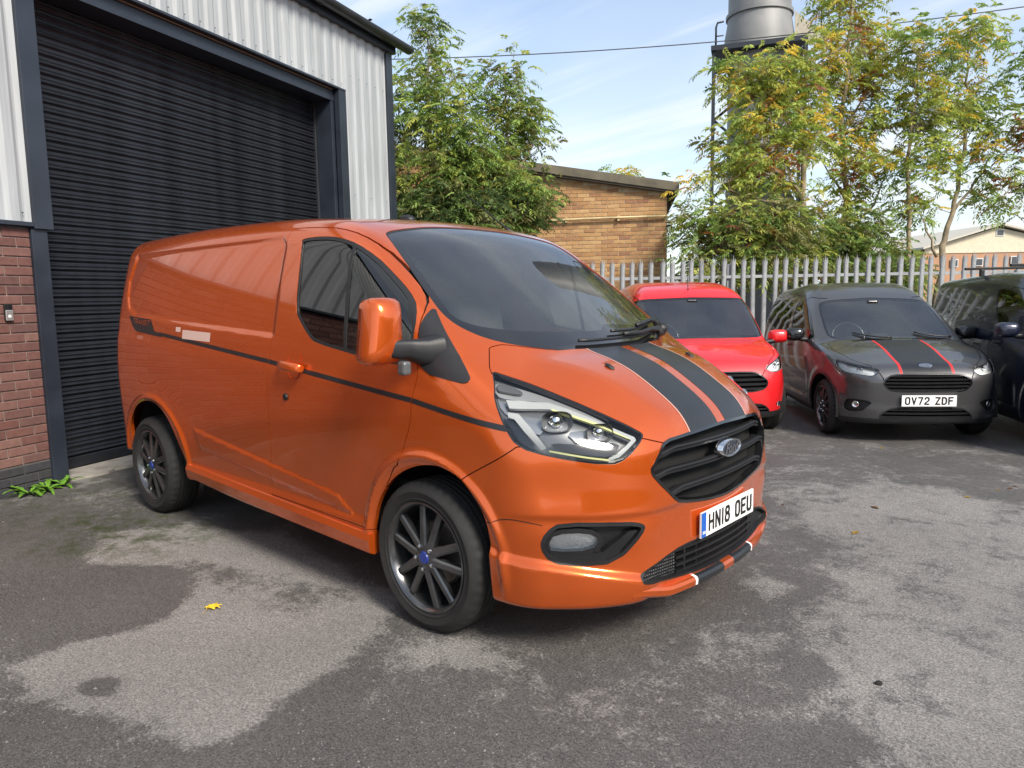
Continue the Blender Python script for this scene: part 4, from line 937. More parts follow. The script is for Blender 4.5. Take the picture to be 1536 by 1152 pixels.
    # ---- sill skirts under the doors
    for sg in (1, -1):
        mb = MB(); n = 24; vs = []
        for i in range(n+1):
            x = -2.285+1.935*i/n; zb_ = np.interp(x, [-2.29, -2.1, -1.82, -1.2, -.36], [.368, .352, .350, .309, .283]); zt = np.interp(x, [-2.29, -.36], [.452, .385]); e = .0
            vs += [(x, sg*-.90, zb_+.02), (x, sg*-.975, zb_), (x, sg*-1.000, zb_+.012), (x, sg*-1.008, zt-.03), (x, sg*-.996, zt), (x, sg*-.95, zt+.01)]
        mb.add(vs, [(i*6+k, i*6+(k+1) % 6, (i+1)*6+(k+1) % 6, (i+1)*6+k) for i in range(n) for k in range(6)]+[tuple(range(6))[::-1], tuple(range(n*6, n*6+6))], 0, False); mb.build('side_skirt', PT, root)
    # ---- cabin
    mb = MB(); mb.box((-.12, -.78, .98), (.20, .78, 1.19), 0, .06); mb.box((-.22, -.55, 1.08), (.02, -.20, 1.25), 0, .04); mb.build('dashboard', MAT['trim'], root, 40)
    mb = MB(); mb.box((-1.30, -.80, .5), (-1.27, .80, 1.86)); mb.build('bulkhead', MAT['trim'], root)
    mb = MB(); mb.box((-1.27, -.68, 1.862), (-.75, .68, 1.872)); mb.build('headlining', MAT['pale'], root)
    mb = MB(); mb.box((-1.25, -.85, .60), (.3, .85, .64)); mb.build('cab_floor', MAT['void'], root)
    for y in (-.42, .08, .46): seat(root, -.72, y, .80)
    steering(root, -.27, -.42, 1.20)
    q, _ = sh.pt('front', 0, 1.80, 0); mb = MB(); mb.box((q[0]-.22, -.11, 1.74), (q[0]-.19, .11, 1.80), 0, .012); mb.build('rear_view_mirror', MAT['gloss'], root)
    # ---- wheels
    w = make_wheel(root, .345, .248, .225, MAT['alloy'], 'ten', MAT['bluecap'])
    place_wheels(root, w, [(0, -.862, .345, False), (-2.933, -.862, .345, False), (0, .862, .345, True), (-2.933, .862, .345, True)])
    return root, sh
def sh_diag(sh, s, z, off=0.):
    """point on the right front corner from diagonal coordinates"""
    d = np.array([-1, 1, 0])/2**.5; o = np.array([s/2**.5, s/2**.5, z])-d*2.2; ts = np.linspace(0, 3, 2500); P = o+ts[:, None]*d
    g = sh.F(*P.T); k = int(np.argmax(g < 0)); return P[k]-d*off
def pix_diag(u, v): return u, v
MIRROR = (-.045, -1.115, 1.362)
# ---------------------------------------------------------------- the parked vans by the fence
def SP(**k):
    d = dict(screen_curve=(.14, .09), bow=.08, crown=.06, crown4=.10, hood_crown=.10, nose_curve=(.20, 1.15, .42), taper=(-.5, .05), rear_curve=.02, rear_low=.05, k_header=.10, k_rail=.16, k_corner=.16, k_hood=.08, k_cowl=.03, k_rear=.14)
    d.update(k); return d
def flare(cxs, r, amp=.016):
    def f(x, ay, z):
        d = np.zeros(np.broadcast(x, z).shape)
        for cx, cz in cxs: d = d+amp*np.exp(-((np.hypot(x-cx, z-cz)-r)/.05)**2)*sstep(.2, .32, z)
        return d-.012*sstep(.62, .50, z)*sstep(.30, .36, z)*sstep(cxs[0][0]-r*1.3, cxs[0][0]-r*1.6, x)
    return f
GREY = SP(side=[(.12, .765), (.3, .79), (.6, .808), (.85, .806), (1.0, .785), (1.15, .750), (1.3, .700), (1.42, .652), (1.6, .57)],
    roof=[(-2.9, 1.53), (-2.0, 1.585), (-1.35, 1.578), (-1.05, 1.505), (-.7, 1.39)], hood=[(-.7, 1.06), (-.28, .990), (-.05, .950), (.2, .885), (.4, .815), (.546, .758), (.62, .70), (.72, .60)],
    nose=[(.12, .58), (.25, .610), (.4, .625), (.55, .632), (.65, .625), (.72, .60), (.85, .54)], bottom=[(-2.9, .24), (-1.2, .20), (.3, .19), (.8, .20)], screen=(-.26, .972, -.97, 1.435), rear=-2.78, side_disp=flare(((0, .30), (-2.25, .30)), .37))
RED = SP(side=[(.12, .765), (.3, .795), (.6, .812), (.85, .806), (1.0, .785), (1.2, .735), (1.4, .675), (1.5, .64), (1.7, .56)],
    roof=[(-2.9, 1.60), (-2.0, 1.645), (-1.2, 1.630), (-.85, 1.565), (-.5, 1.46)], hood=[(-.6, 1.09), (-.2, 1.01), (.1, .945), (.35, .865), (.5, .79), (.60, .70), (.7, .58)],
    nose=[(.12, .55), (.25, .60), (.45, .635), (.6, .632), (.70, .60), (.8, .55)], bottom=[(-2.9, .24), (-1.2, .20), (.3, .20), (.8, .20)], screen=(-.20, 1.0, -.66, 1.475), rear=-2.7, side_disp=flare(((0, .30), (-2.25, .30)), .37))
DARK = SP(k_rail=.10, k_rear=.09, rear_curve=.01, crown4=.04, side=[(.12, .77), (.3, .80), (.6, .82), (.85, .825), (1.05, .815), (1.2, .795), (1.4, .755), (1.55, .72), (1.7, .68)],
    roof=[(-3.3, 1.61), (-2.2, 1.665), (-1.0, 1.66), (-.6, 1.60), (-.2, 1.48)], hood=[(-.6, 1.13), (-.1, 1.07), (.2, 1.0), (.45, .91), (.62, .80), (.72, .66), (.8, .52)],
    nose=[(.12, .66), (.3, .71), (.5, .73), (.7, .70), (.85, .62)], bottom=[(-2.8, .24), (-1.2, .20), (.3, .20), (.8, .20)], screen=(-.08, 1.07, -.62, 1.52), rear=-3.15, side_disp=flare(((0, .31), (-2.5, .31)), .38))
class Pose:
    def __init__(s, X, Y, deg): s.X, s.Y, s.h = X, Y, math.radians(deg); s.c, s.s = math.cos(s.h), math.sin(s.h)
    def ray(s, u, v):
        d = cam_ray(u, v); d = d/np.linalg.norm(d); o = CAM_POS-np.array([s.X, s.Y, 0])
        f = lambda a: np.array([s.c*a[0]+s.s*a[1], -s.s*a[0]+s.c*a[1], a[2]]); return f(o), f(d)
    def trace(s, F, pts, proj): 
        out = []
        for u, v in pts:
            o, d = s.ray(u, v); q, _ = ray_hit(F, o, d, 4., 13., 1800); a, b = proj(q[None]); out.append((float(a[0]), float(b[0])))
        return out
def build_parked(kind, S, pose, label, PT, o):
    root = empty('panel_van', (pose.X, pose.Y, 0), pose.h); tag(root, label, 'van'); sh = Shell(S, .026, .80, 1.75); T = sh.T; F = sh.F; G = .003
    tr = lambda pts, pr: pose.trace(F, pts, pr)
    R = .29
    for cx in (0, o['wb']): _, T = sh.cut(T, lambda V: np.hypot(V[:, 0]-cx, (V[:, 2]-.29)*np.where(V[:, 2] < .29, .35, 1.))-.345)
    bands = []
    def hole(poly, pr, T, cond=lambda V: V[:, 0] > 0): return sh.cut(T, limit(poly_fn(pr, poly), cond))
    fine = lambda T: sh.refine(T, 2)
    ws, T = hole(o['ws'](tr), pfront, T, lambda V: (V[:, 0] > -1.3) & (V[:, 2] > .9))
    PW = o['ws'](tr); edge, cl = sh.cut(ws, lambda V: -poly_sd(*pfront(V), PW)-.022)
    g = sh.part(cl, 'windscreen', [MAT['screen']], root, off=-.004); sh.part(edge, 'windscreen_seal', [MAT['gloss']], g, off=-.003)
    if 'sensor' in o:
        q, _ = sh.pt('front', 0, o['sensor'], -.03); mb = MB(); mb.box((q[0]-.05, -.06, q[2]-.07), (q[0]+.02, .06, q[2]+.05), 0, .015); mb.build('rear_view_mirror', MAT['gloss'], root)
    shade = lambda V: V[:, 1] < -.45
    for nm, pts, mat in o['windows']:
        PWn = smooth_poly(tr(pts, pside), 1); w, T = sh.cut(T, limit(poly_fn(pside, PWn), shade)); sl, w = sh.cut(w, lambda V, P=PWn: -poly_sd(*pside(V), P)-.014)
        for sd_ in ('right', 'left'): a = sh.part(w, nm, [MAT[mat]], root, off=-.005, sides=sd_); sh.part(sl, 'window_seal', [MAT['gloss']], a, off=-.001, flange=.01, sides=sd_)
    if 'hl' in o:
        PH = smooth_poly(tr(o['hl'], pdiag), 1); h, T = hole(PH, pdiag, T)
        for sd_, sg in (('right', 1), ('left', -1)):
            e = empty('headlight', (0, 0, 0), 0, root); rim, inn = sh.cut(h, lambda V: -poly_sd(*pdiag(V), PH)-.008); sh.part(rim, 'lamp_rim', [MAT['gloss']], e, off=-.001, flange=.02, sides=sd_)
            sh.part(inn, 'lens', [MAT['lens']], e, off=-.003, sides=sd_); ring_wall(sh, h, np.array([-.6, .5, 0])*.06, 'lamp_housing', MAT['lampdiff'], e, sd_)
            cs, cz = np.mean([q[0] for q in PH]), np.mean([q[1] for q in PH])
            for k, ds in enumerate((-.05, .05)):
                c = Vector(sh_diag(sh, cs+ds, cz-ds*.25))-Vector((.65, -.55, 0))*.05; mb = MB(); n = Vector((.75, -.6, .1)).normalized(); u_ = Vector((0, 0, 1)).cross(n).normalized(); v_ = n.cross(u_); vs = []; K = 16
                for r_, hh in ((.030, .012), (.026, -.002), (.012, -.01), (.012, .01), (.0005, .022)):
                    for kk in range(K): a = 2*math.pi*kk/K; vs.append(c+n*hh+(u_*math.cos(a)+v_*math.sin(a))*r_)
                mb.add(vs, [(i*K+kk, i*K+(kk+1) % K, (i+1)*K+(kk+1) % K, (i+1)*K+kk) for i in range(4) for kk in range(K)], 0, True)
                if sg < 0: mb.v = [(a, -b, c_) for a, b, c_ in mb.v]
                mb.build('projector', MAT['chrome'], e)
    def slatted(key, nm, n, frame_mat):
        nonlocal T
        P = o[key](tr); g_, T = hole(P, pfront, T); e = empty(nm, (0, 0, 0), 0, root); rim, inn = sh.cut(g_, lambda V: -poly_sd(*pfront(V), P)-.012); sh.part(rim, nm+'_frame', [frame_mat], e, off=.002, flange=.03); ring_wall(sh, inn, (-.06, 0, 0), nm+'_cavity', MAT['void'], e)
        z0, z1 = min(q[1] for q in P), max(q[1] for q in P)
        for i in range(n):
            z = z0+(z1-z0)*(i+.75)/(n+.5); ys = np.linspace(0, .7, 200); ins = poly_sd(ys, np.full(200, z), P) < -.004
            if not ins.any(): continue
            w = float(ys[ins].max()); mb = MB(); m = 16; vs = []; hh = (z1-z0)/(n+.5)*.30
            for j in range(m+1):
                y = -w+2*w*j/m; q = sh.pt('front', y, z, 0)[0]; vs += [(q[0]-.05, y, z-hh*.5), (q[0]-.006, y, z-hh), (q[0]-.002, y, z+hh*.6), (q[0]-.05, y, z+hh*.5)]
            mb.add(vs, [(j*4+k, j*4+(k+1) % 4, (j+1)*4+(k+1) % 4, (j+1)*4+k) for j in range(m) for k in range(4)]); mb.build('slat', MAT['plastic'], e)
    if 'grille' in o: slatted('grille', 'grille', o.get('nsl', 5), MAT['gloss']); slatted('low', 'lower_intake', 3, MAT['plastic'])
    if 'fog' in o:
        PF = smooth_poly(tr(o['fog'], pdiag), 1); f, T = hole(PF, pdiag, T)
        cs, cz = np.mean([q[0] for q in PF])-.02, np.mean([q[1] for q in PF])
        for sd_, sg in (('right', 1), ('left', -1)):
            e = empty('fog_lamp', (0, 0, 0), 0, root); ring_wall(sh, f, np.array([-.6, .5, 0])*.04, 'fog_recess', MAT['plastic'], e, sd_)
            c = Vector(sh_diag(sh, cs, cz))-Vector((.65, -.55, 0))*.02; n = Vector((.75, -.6, .0)).normalized(); u_ = Vector((0, 0, 1)).cross(n).normalized(); v_ = n.cross(u_); vs = []; K = 16; mb = MB()
            for r_, hh in ((.034, 0), (.030, .008), (.026, .0), (.012, -.006), (.0005, -.006)):
                for kk in range(K): a = 2*math.pi*kk/K; vs.append(c+n*hh+(u_*math.cos(a)+v_*math.sin(a))*r_)
            mb.add(vs, [(i*K+kk, i*K+(kk+1) % K, (i+1)*K+(kk+1) % K, (i+1)*K+kk) for i in range(4) for kk in range(K)], 0, True)
            if sg < 0: mb.v = [(a, -b, c_) for a, b, c_ in mb.v]
            mb.build('fog_reflector', MAT['chrome'], e)
    # bonnet and door shut lines
    if 'bonnet' in o:
        bl = limit(poly_fn(ptop, o['bonnet']), lambda V: (V[:, 2] > .62) & (V[:, 0] > -.5)); bon, T = sh.cut(T, lambda V: bl(V)+G); band, T = sh.cut(T, lambda V: bl(V)-G); bands.append(band)
        bo = sh.part(bon, 'bonnet', [PT], root, flange=.015)
        for (y0, y1, mat, off) in o.get('stripes', ()):
            a, _ = sh.cut(bon, lambda V: np.abs(V[:, 1])-y1); a, _ = sh.cut(a, lambda V: y0-np.abs(V[:, 1])); [sh.part(a, 'bonnet_stripe', [MAT[mat]], bo, off=off, sides=sd_) for sd_ in (('right', 'left') if y0 > 0 else ('both',))]
    val, T = sh.cut(T, lambda V: V[:, 2]-o.get('valance', .25)); sh.part(val, 'valance', [MAT['plastic']], root, off=.001)
    PD = smooth_poly(o['door'], 1); dl = limit(poly_fn(pside, PD), shade); dr, T = sh.cut(T, lambda V: dl(V)+G); band, T = sh.cut(T, lambda V: dl(V)-G); bands.append(band)
    body = sh.part(T, 'body', [PT], root, flange=.015)
    for sd_, sg in (('right', 1), ('left', -1)):
        d = sh.part(dr, 'door', [PT], root, flange=.015, sides=sd_); hx, hz = o['handle']; q, n = sh.pt('side', hx, hz, 0); c0 = Vector(q); c0.y *= sg
        smooth_blob('door_handle', [(c0+Vector((t, -.02*sg*hh, 0)), (0, 1, 0), (0, 0, 1), .010, .016, .8) for t, hh in ((-.09, .2), (-.07, 1), (.05, 1.2), (.08, .2))], PT if kind != 'dark' else MAT['plastic'], d)
        for pts in o.get('pins', ()):
            pass
        mx, my, mz = o['mirror']; m = empty('door_mirror', (0, 0, 0), 0, root)
        smooth_blob('mirror_housing', [(Vector((mx+t, sg*my, mz)), (0, 1, 0), (0, 0, 1), .105*s_, .075*s_, .6) for t, s_ in ((-.06, .8), (-.05, .97), (0, 1.), (.04, .85), (.06, .5))], o['mirmat'], m)
        smooth_blob('mirror_arm', [(Vector((mx+.01, sg*(my+.05+k*.05), mz-.05-k*.008)), (1, 0, 0), (0, 0, 1), .035, .028, .8) for k in range(4)], MAT['plastic'], m)
    for b in bands: tag(sh.part(sh.cut(b, lambda V: V[:, 0]*0-1)[0], 'gap_seal', [MAT['void']], body, off=-.008), kind='stuff')
    # cavities, cabin
    for cx in (0, o['wb']):
        for s_ in (-1, 1): mb = MB(); mb.lathe([(.05, s_*.48), (.375, s_*.48), (.38, s_*.77)], 28, 1, 0, (cx, 0, .30), -1.75, 1.75); mb.build('wheel_well', MAT['void'], body)
    MB().box((S['rear']+.1, -.66, .24), (.35, .66, .28)).build('floor_pan', MAT['void'], body)
    zd = o['dash']; xb = S['screen'][0]
    MB().box((xb-.34, -.62, zd-.3), (xb-.02, .62, zd), 0, .04).build('dashboard', MAT['trim'], root, 40); MB().box((-1.38, -.62, .4), (-1.35, .62, 1.42)).build('bulkhead', MAT['trim'], root); MB().box((-1.34, -.7, .4), (-.1, .7, .43)).build('cab_floor', MAT['void'], root)
    for y in (-.34, .34): seat(root, -.98, y, .52, .92)
    steering(root, xb-.36, -.34, zd+.03, .9)
    if 'plate' in o: q, _ = sh.pt('front', 0, o['platez'], 0); plate(root, (q[0]+.022, 0, o['platez']), (1, 0, 0), o['plate'], False, .96)
    if 'badgez' in o:
        q, n = sh.pt('front', 0, o['badgez'], .004); n = Vector(n); v_ = Vector((0, 1, 0)); u2 = n.cross(v_).normalized(); u2 = u2 if u2.z > 0 else -u2
        b = empty('badge', (0, 0, 0), 0, root)
        for nm, rx, rz, hh, mt in (('badge_ring', .062, .027, .002, 'chrome'), ('badge_face', .050, .020, .004, 'bezel')):
            mb = MB(); K = 28; vs = [V3(q)+v_*(rx*math.cos(2*math.pi*k/K))+u2*(rz*math.sin(2*math.pi*k/K))+n*hh for k in range(K)]+[V3(q)+v_*(rx*math.cos(2*math.pi*k/K))+u2*(rz*math.sin(2*math.pi*k/K))-n*.01 for k in range(K)]
            mb.add(vs, [tuple(range(K))]+[(k, (k+1) % K, K+(k+1) % K, K+k) for k in range(K)]); mb.build(nm, MAT[mt], b)
        Vt, Ft = text_mesh('Ford', .036, 2, .0004); mb = MB(); mb.add([V3(q)+v_*(x+.28*y)+u2*y+n*.006 for x, y, z in Vt], Ft); mb.build('badge_lettering', MAT['chrome'], b)
    for y0, y1, zz in o.get('wipers', ()):
        pts = [V3(sh.pt('front', y0+(y1-y0)*i/8, zz+.02*abs(i-8)/8*0+.05*(i/8)**2, .012)[0]) for i in range(9)]; MB().tube(pts, [.012]+[.008]*8, 6).build('wiper', MAT['seal'], root)
    if 'aerial' in o: q, n = sh.pt('top', *o['aerial'], 0); MB().tube([V3(q)+Vector((0, 0, -.004)), V3(q)+Vector((0, 0, .012)), V3(q)+Vector((-.07, 0, .34))], [.012, .006, .002], 6).build('aerial', MAT['plastic'], root)
    w = make_wheel(root, R, .212, .19, o['rimmat'], 'ten', None); place_wheels(root, w, [(0, -.70, R, False), (o['wb'], -.70, R, False), (0, .70, R, True), (o['wb'], .70, R, True)])
    return root, sh
def refine(s, T, n=1):
    """midpoint subdivision of a patch so that thin shapes can be cut from it"""
    for _ in range(n):
        e = np.concatenate([T[:, [0, 1]], T[:, [1, 2]], T[:, [2, 0]]]); key = np.sort(e, 1); u, inv = np.unique(key, axis=0, return_inverse=True); inv = inv.ravel()
        NV = (s.V[u[:, 0]]+s.V[u[:, 1]])/2; base = len(s.V); f, Gd = s.fg(NV); mid = np.abs(NV[:, 1]) < 1e-7; NV = NV-(f/(Gd**2).sum(1).clip(1e-4)).clip(-.01, .01)[:, None]*Gd; NV[mid, 1] = 0
        s.V = np.concatenate([s.V, NV]); m = len(T); a, b, c = base+inv[:m], base+inv[m:2*m], base+inv[2*m:]
        T = np.concatenate([np.stack([T[:, 0], a, c], 1), np.stack([a, T[:, 1], b], 1), np.stack([c, b, T[:, 2]], 1), np.stack([a, b, c], 1)])
    return T
Shell.refine = refine
def build_parked_vans():
    Z4 = lambda L: [(1220+.18229*u, 520+.18229*v) for u, v in L]; Z3 = lambda L: [(1140+.10417*u, 420+.10417*v) for u, v in L]; Z1 = lambda L: [(900+.20833*u, 410+.20833*v) for u, v in L]; Z2 = lambda L: [(1376+.22567*u, 380+.22567*v) for u, v in L]
    def half(pts):
        def f(tr):
            q = smooth_poly(tr(pts, pfront), 1, False); return [(-.3, q[0][1])]+q+[(-.3, q[-1][1])]
        return f
    gp = Pose(.36, 5.324, -54)
    build_parked('grey', GREY, gp, 'dark grey van with two red bonnet stripes parked against the fence', MAT['grey'], dict(wb=-2.25,
        ws=half([(1303, 446.5), (1255, 449.5), (1232, 452), (1226, 458), (1238, 501), (1248, 508), (1265, 511), (1300, 511), (1335, 510)]),
        windows=[('door_window', Z3([(560, 295), (640, 310), (720, 400), (750, 520), (770, 700), (780, 860), (600, 850), (445, 790), (470, 540)]), 'window'), ('panel_glass', Z3([(200, 270), (525, 280), (450, 520), (405, 800), (300, 750), (150, 660), (110, 560), (140, 400)]), 'darkwin')],
        hl=Z4([(175, 95), (230, 112), (330, 140), (535, 180), (553, 200), (500, 250), (400, 237), (240, 208), (195, 165)]),
        grille=half(Z4([(930, 222), (760, 222), (645, 228), (600, 255), (565, 297), (600, 345), (645, 372), (760, 378), (930, 378)])), low=half(Z4([(930, 500), (700, 498), (620, 505), (510, 585), (600, 600), (930, 598)])), nsl=5,
        fog=Z4([(250, 445), (290, 423), (440, 440), (485, 462), (450, 490), (390, 538), (240, 525)]),
        bonnet=[(1, -.1), (1, .30), (.60, .40), (.54, .45), (.30, .62), (.05, .70), (-.20, .69), (-.27, .60), (-.25, .3), (-.24, -.1)], stripes=((.0, .222, 'decal', .001), (.228, .252, 'reddecal', .0012)),
        door=[(-1.20, 1.44), (-1.34, 1.15), (-1.38, .90), (-1.36, .36), (-.42, .34), (-.36, .62), (-.28, .80), (-.26, .98), (-.50, 1.22), (-.85, 1.40)], handle=(-1.22, .87), mirror=(-.62, -.92, 1.02), mirmat=MAT['gloss'],
        dash=.95, plate='OV72 ZDF', platez=.435, badgez=.762, wipers=((-.02, -.38, .985), (.62, .25, .985)), rimmat=MAT['alloy'], sensor=1.36))
    rp = Pose(-1.379, 4.349, -48)
    build_parked('red', RED, rp, 'bright red van parked behind the orange van by the fence', MAT['red'], dict(wb=-2.25,
        ws=lambda tr: (lambda q: [(-.3, q[0][1])]+q+[(-.3, q[-1][1])])(smooth_poly([(abs(a), b) for a, b in tr(Z1([(650, 172), (850, 173), (1015, 176), (1055, 205), (1110, 320), (1165, 438), (1150, 460), (1000, 464), (700, 468)]), pfront)], 1, False)),
        windows=[('door_window', [(918, 470), (926, 452), (934, 452), (930, 492)], 'window')] if False else [],
        hl=None, bonnet=[(1, -.1), (1, .36), (.58, .44), (.52, .50), (.30, .66), (.05, .72), (-.17, .70), (-.22, .60), (-.19, .3), (-.18, -.1)],
        door=[(-1.05, 1.50), (-1.22, 1.15), (-1.25, .90), (-1.25, .36), (-.42, .34), (-.36, .62), (-.28, .80), (-.22, .98), (-.36, 1.2), (-.62, 1.42)], handle=(-1.1, .87), mirror=(-.30, -.92, 1.0), mirmat=MAT['red'],
        dash=.96, aerial=(-.80, 0.), sensor=1.40, rimmat=MAT['alloy'], valance=.27) | red_front(rp, Z1))
    dp = Pose(2.30, 5.48, -60)
    build_parked('dark', DARK, dp, 'blue-black van with roof bars parked beyond the grey van', MAT['navy'], dict(wb=-2.5,
        ws=lambda tr: smooth_poly([(-.3, 1.50), (.40, 1.49), (.56, 1.45), (.66, 1.15), (.55, 1.10), (-.3, 1.09)], 1),
        windows=[('door_window', Z2([(530, 245), (575, 232), (640, 245), (709, 300), (740, 360), (760, 520), (640, 525), (560, 510), (520, 430)]), 'window')],
        bonnet=[(1, -.1), (1, .36), (.62, .50), (.30, .70), (-.02, .72), (-.10, .60), (-.06, .3), (-.05, -.1)],
        door=[(-1.0, 1.52), (-1.14, 1.15), (-1.16, .90), (-1.14, .36), (-.44, .34), (-.38, .62), (-.22, .80), (-.10, 1.02), (-.30, 1.3), (-.60, 1.48)], handle=(-.95, .95), mirror=(-.42, -.96, 1.10), mirmat=MAT['navy'], dash=1.03, rimmat=MAT['alloy_l']))
    # roof bars are lifted off on their own
    for x, lb in ((-2.0, 'black roof bar across the blue-black van, over its blank load panel'), (-.85, 'black roof bar across the blue-black van, over its cab door')):
        e = empty('roof_bar', (dp.X+dp.c*x, dp.Y+dp.s*x, 1.62), dp.h); tag(e, lb, 'roof bar', 'roof bars on the dark van')
        MB().box((-.02, -.80, .09), (.02, .80, .12), 0, .005).build('crossbar', MAT['plastic'], e)
        for s_ in (-1, 1): MB().box((-.03, s_*.62-.02, -.08), (.03, s_*.62+.02, .095), 0, .006).build('foot', MAT['plastic'], e)
def red_front(rp, Z1):
    F = shell_function(RED)
    def mir(pts, pr):   # outlines read on the vehicle's left-hand front corner
        out = []
        for u, v in pts:
            o, d = rp.ray(u, v); q, _ = ray_hit(F, o, d, 4., 13., 1800); a, b = pr(q[None]); out.append((float(a[0]), float(b[0])))
        return out
    gq = mir(Z1([(1010, 706), (1120, 706), (1170, 735), (1215, 772), (1200, 830), (1120, 855), (1040, 858)]), pfront); gq = smooth_poly(gq, 1, False); lq = smooth_poly(mir(Z1([(1100, 935), (1190, 942), (1235, 1005), (1160, 1020), (1080, 1020)]), pfront), 1, False)
    return dict(hl=Z1([(1180, 690), (1230, 635), (1290, 572), (1325, 640), (1328, 668), (1250, 720)]), grille=lambda tr: [(-.3, gq[0][1])]+gq+[(-.3, gq[-1][1])], low=lambda tr: [(-.3, lq[0][1])]+lq+[(-.3, lq[-1][1])], nsl=4, fog=Z1([(1270, 925), (1300, 915), (1330, 930), (1325, 955), (1295, 960), (1268, 950)]))
# ---------------------------------------------------------------- ground
def ground_material():
    m, t, b = nmat('worn tarmac'); N = t.nodes.new; L = t.links.new
    geo = N('ShaderNodeNewGeometry'); at_ = N('ShaderNodeAttribute'); at_.attribute_name = 'dry'; mo = N('ShaderNodeAttribute'); mo.attribute_name = 'moss'
    def noise(sc, det, rough=.55, dist=0.):
        n = N('ShaderNodeTexNoise'); n.inputs['Scale'].default_value = sc; n.inputs['Detail'].default_value = det; n.inputs['Roughness'].default_value = rough; n.inputs['Distortion'].default_value = dist; L(geo.outputs['Position'], n.inputs[0]); return n.outputs[0]
    def mr(v, a, c, lo=0., hi=1., smooth=True):
        n = N('ShaderNodeMapRange'); n.inputs[1].default_value = a; n.inputs[2].default_value = c; n.inputs[3].default_value = lo; n.inputs[4].default_value = hi
        if smooth: n.interpolation_type = 'SMOOTHSTEP'
        L(v, n.inputs[0]); return n.outputs[0]
    def ma(op, a, c):
        n = N('ShaderNodeMath'); n.operation = op
        for i, v in enumerate((a, c)):
            if isinstance(v, (int, float)): n.inputs[i].default_value = v
            else: L(v, n.inputs[i])
        return n.outputs[0]
    n1 = noise(2.6, 8, .68, .5); n2 = noise(11, 7, .72); n3 = noise(60, 4, .7)
    d = ma('ADD', at_.outputs['Fac'], ma('ADD', ma('MULTIPLY', ma('SUBTRACT', n1, .5), 1.1), ma('ADD', ma('MULTIPLY', ma('SUBTRACT', n2, .5), .8), ma('MULTIPLY', ma('SUBTRACT', n3, .5), .8))))
    dry = mr(d, .36, .64)
    ag = noise(330, 3, .75); ag2 = N('ShaderNodeTexVoronoi'); ag2.inputs['Scale'].default_value = 120; L(geo.outputs['Position'], ag2.inputs[0])
    mix = N('ShaderNodeMixRGB'); mix.inputs[1].default_value = (.090, .085, .081, 1); mix.inputs[2].default_value = (.200, .189, .178, 1); L(dry, mix.inputs[0])
    tone = N('ShaderNodeMixRGB'); tone.blend_type = 'MULTIPLY'; tone.inputs[0].default_value = 1; L(mix.outputs[0], tone.inputs[1])
    val = ma('MULTIPLY', ma('MULTIPLY', mr(ag, .30, .70, .45, 1.6, False), mr(noise(95, 3, .85), .34, .66, .42, 1.6, False)), ma('MULTIPLY', mr(noise(26, 5, .7), .3, .7, .78, 1.22, False), mr(noise(.9, 4), .3, .7, .85, 1.15, False)))
    cv = N('ShaderNodeCombineColor'); [L(val, cv.inputs[i]) for i in range(3)]; L(cv.outputs[0], tone.inputs[2])
    # scattered pale chippings
    ch = mr(ag2.outputs['Distance'], .10, .05); rnd = N('ShaderNodeSeparateColor'); L(ag2.outputs['Color'], rnd.inputs[0]); ch = ma('MULTIPLY', ch, mr(rnd.outputs[0], .80, .86))
    m2 = N('ShaderNodeMixRGB'); L(ma('MULTIPLY', ch, .55), m2.inputs[0]); L(tone.outputs[0], m2.inputs[1]); m2.inputs[2].default_value = (.26, .24, .22, 1)
    dk = ma('MULTIPLY', mr(noise(55, 2, .5), .70, .76), .8); m2b = N('ShaderNodeMixRGB'); L(dk, m2b.inputs[0]); L(m2.outputs[0], m2b.inputs[1]); m2b.inputs[2].default_value = (.018, .017, .016, 1)
    ms = ma('MULTIPLY', mo.outputs['Fac'], mr(noise(7, 8, .7), .42, .62)); m3 = N('ShaderNodeMixRGB'); L(ms, m3.inputs[0]); L(m2b.outputs[0], m3.inputs[1]); m3.inputs[2].default_value = (.040, .050, .018, 1)
    L(m3.outputs[0], b.inputs['Base Color'])
    L(mr(dry, 0, 1, .52, .93, False), b.inputs['Roughness']); setp(b, spec=.35)
    bp = N('ShaderNodeBump'); bp.inputs['Strength'].default_value = .7; bp.inputs['Distance'].default_value = .006
    L(ma('ADD', ag, ma('MULTIPLY', noise(90, 3), .7)), bp.inputs['Height']); L(bp.outputs[0], b.inputs['Normal']); return m
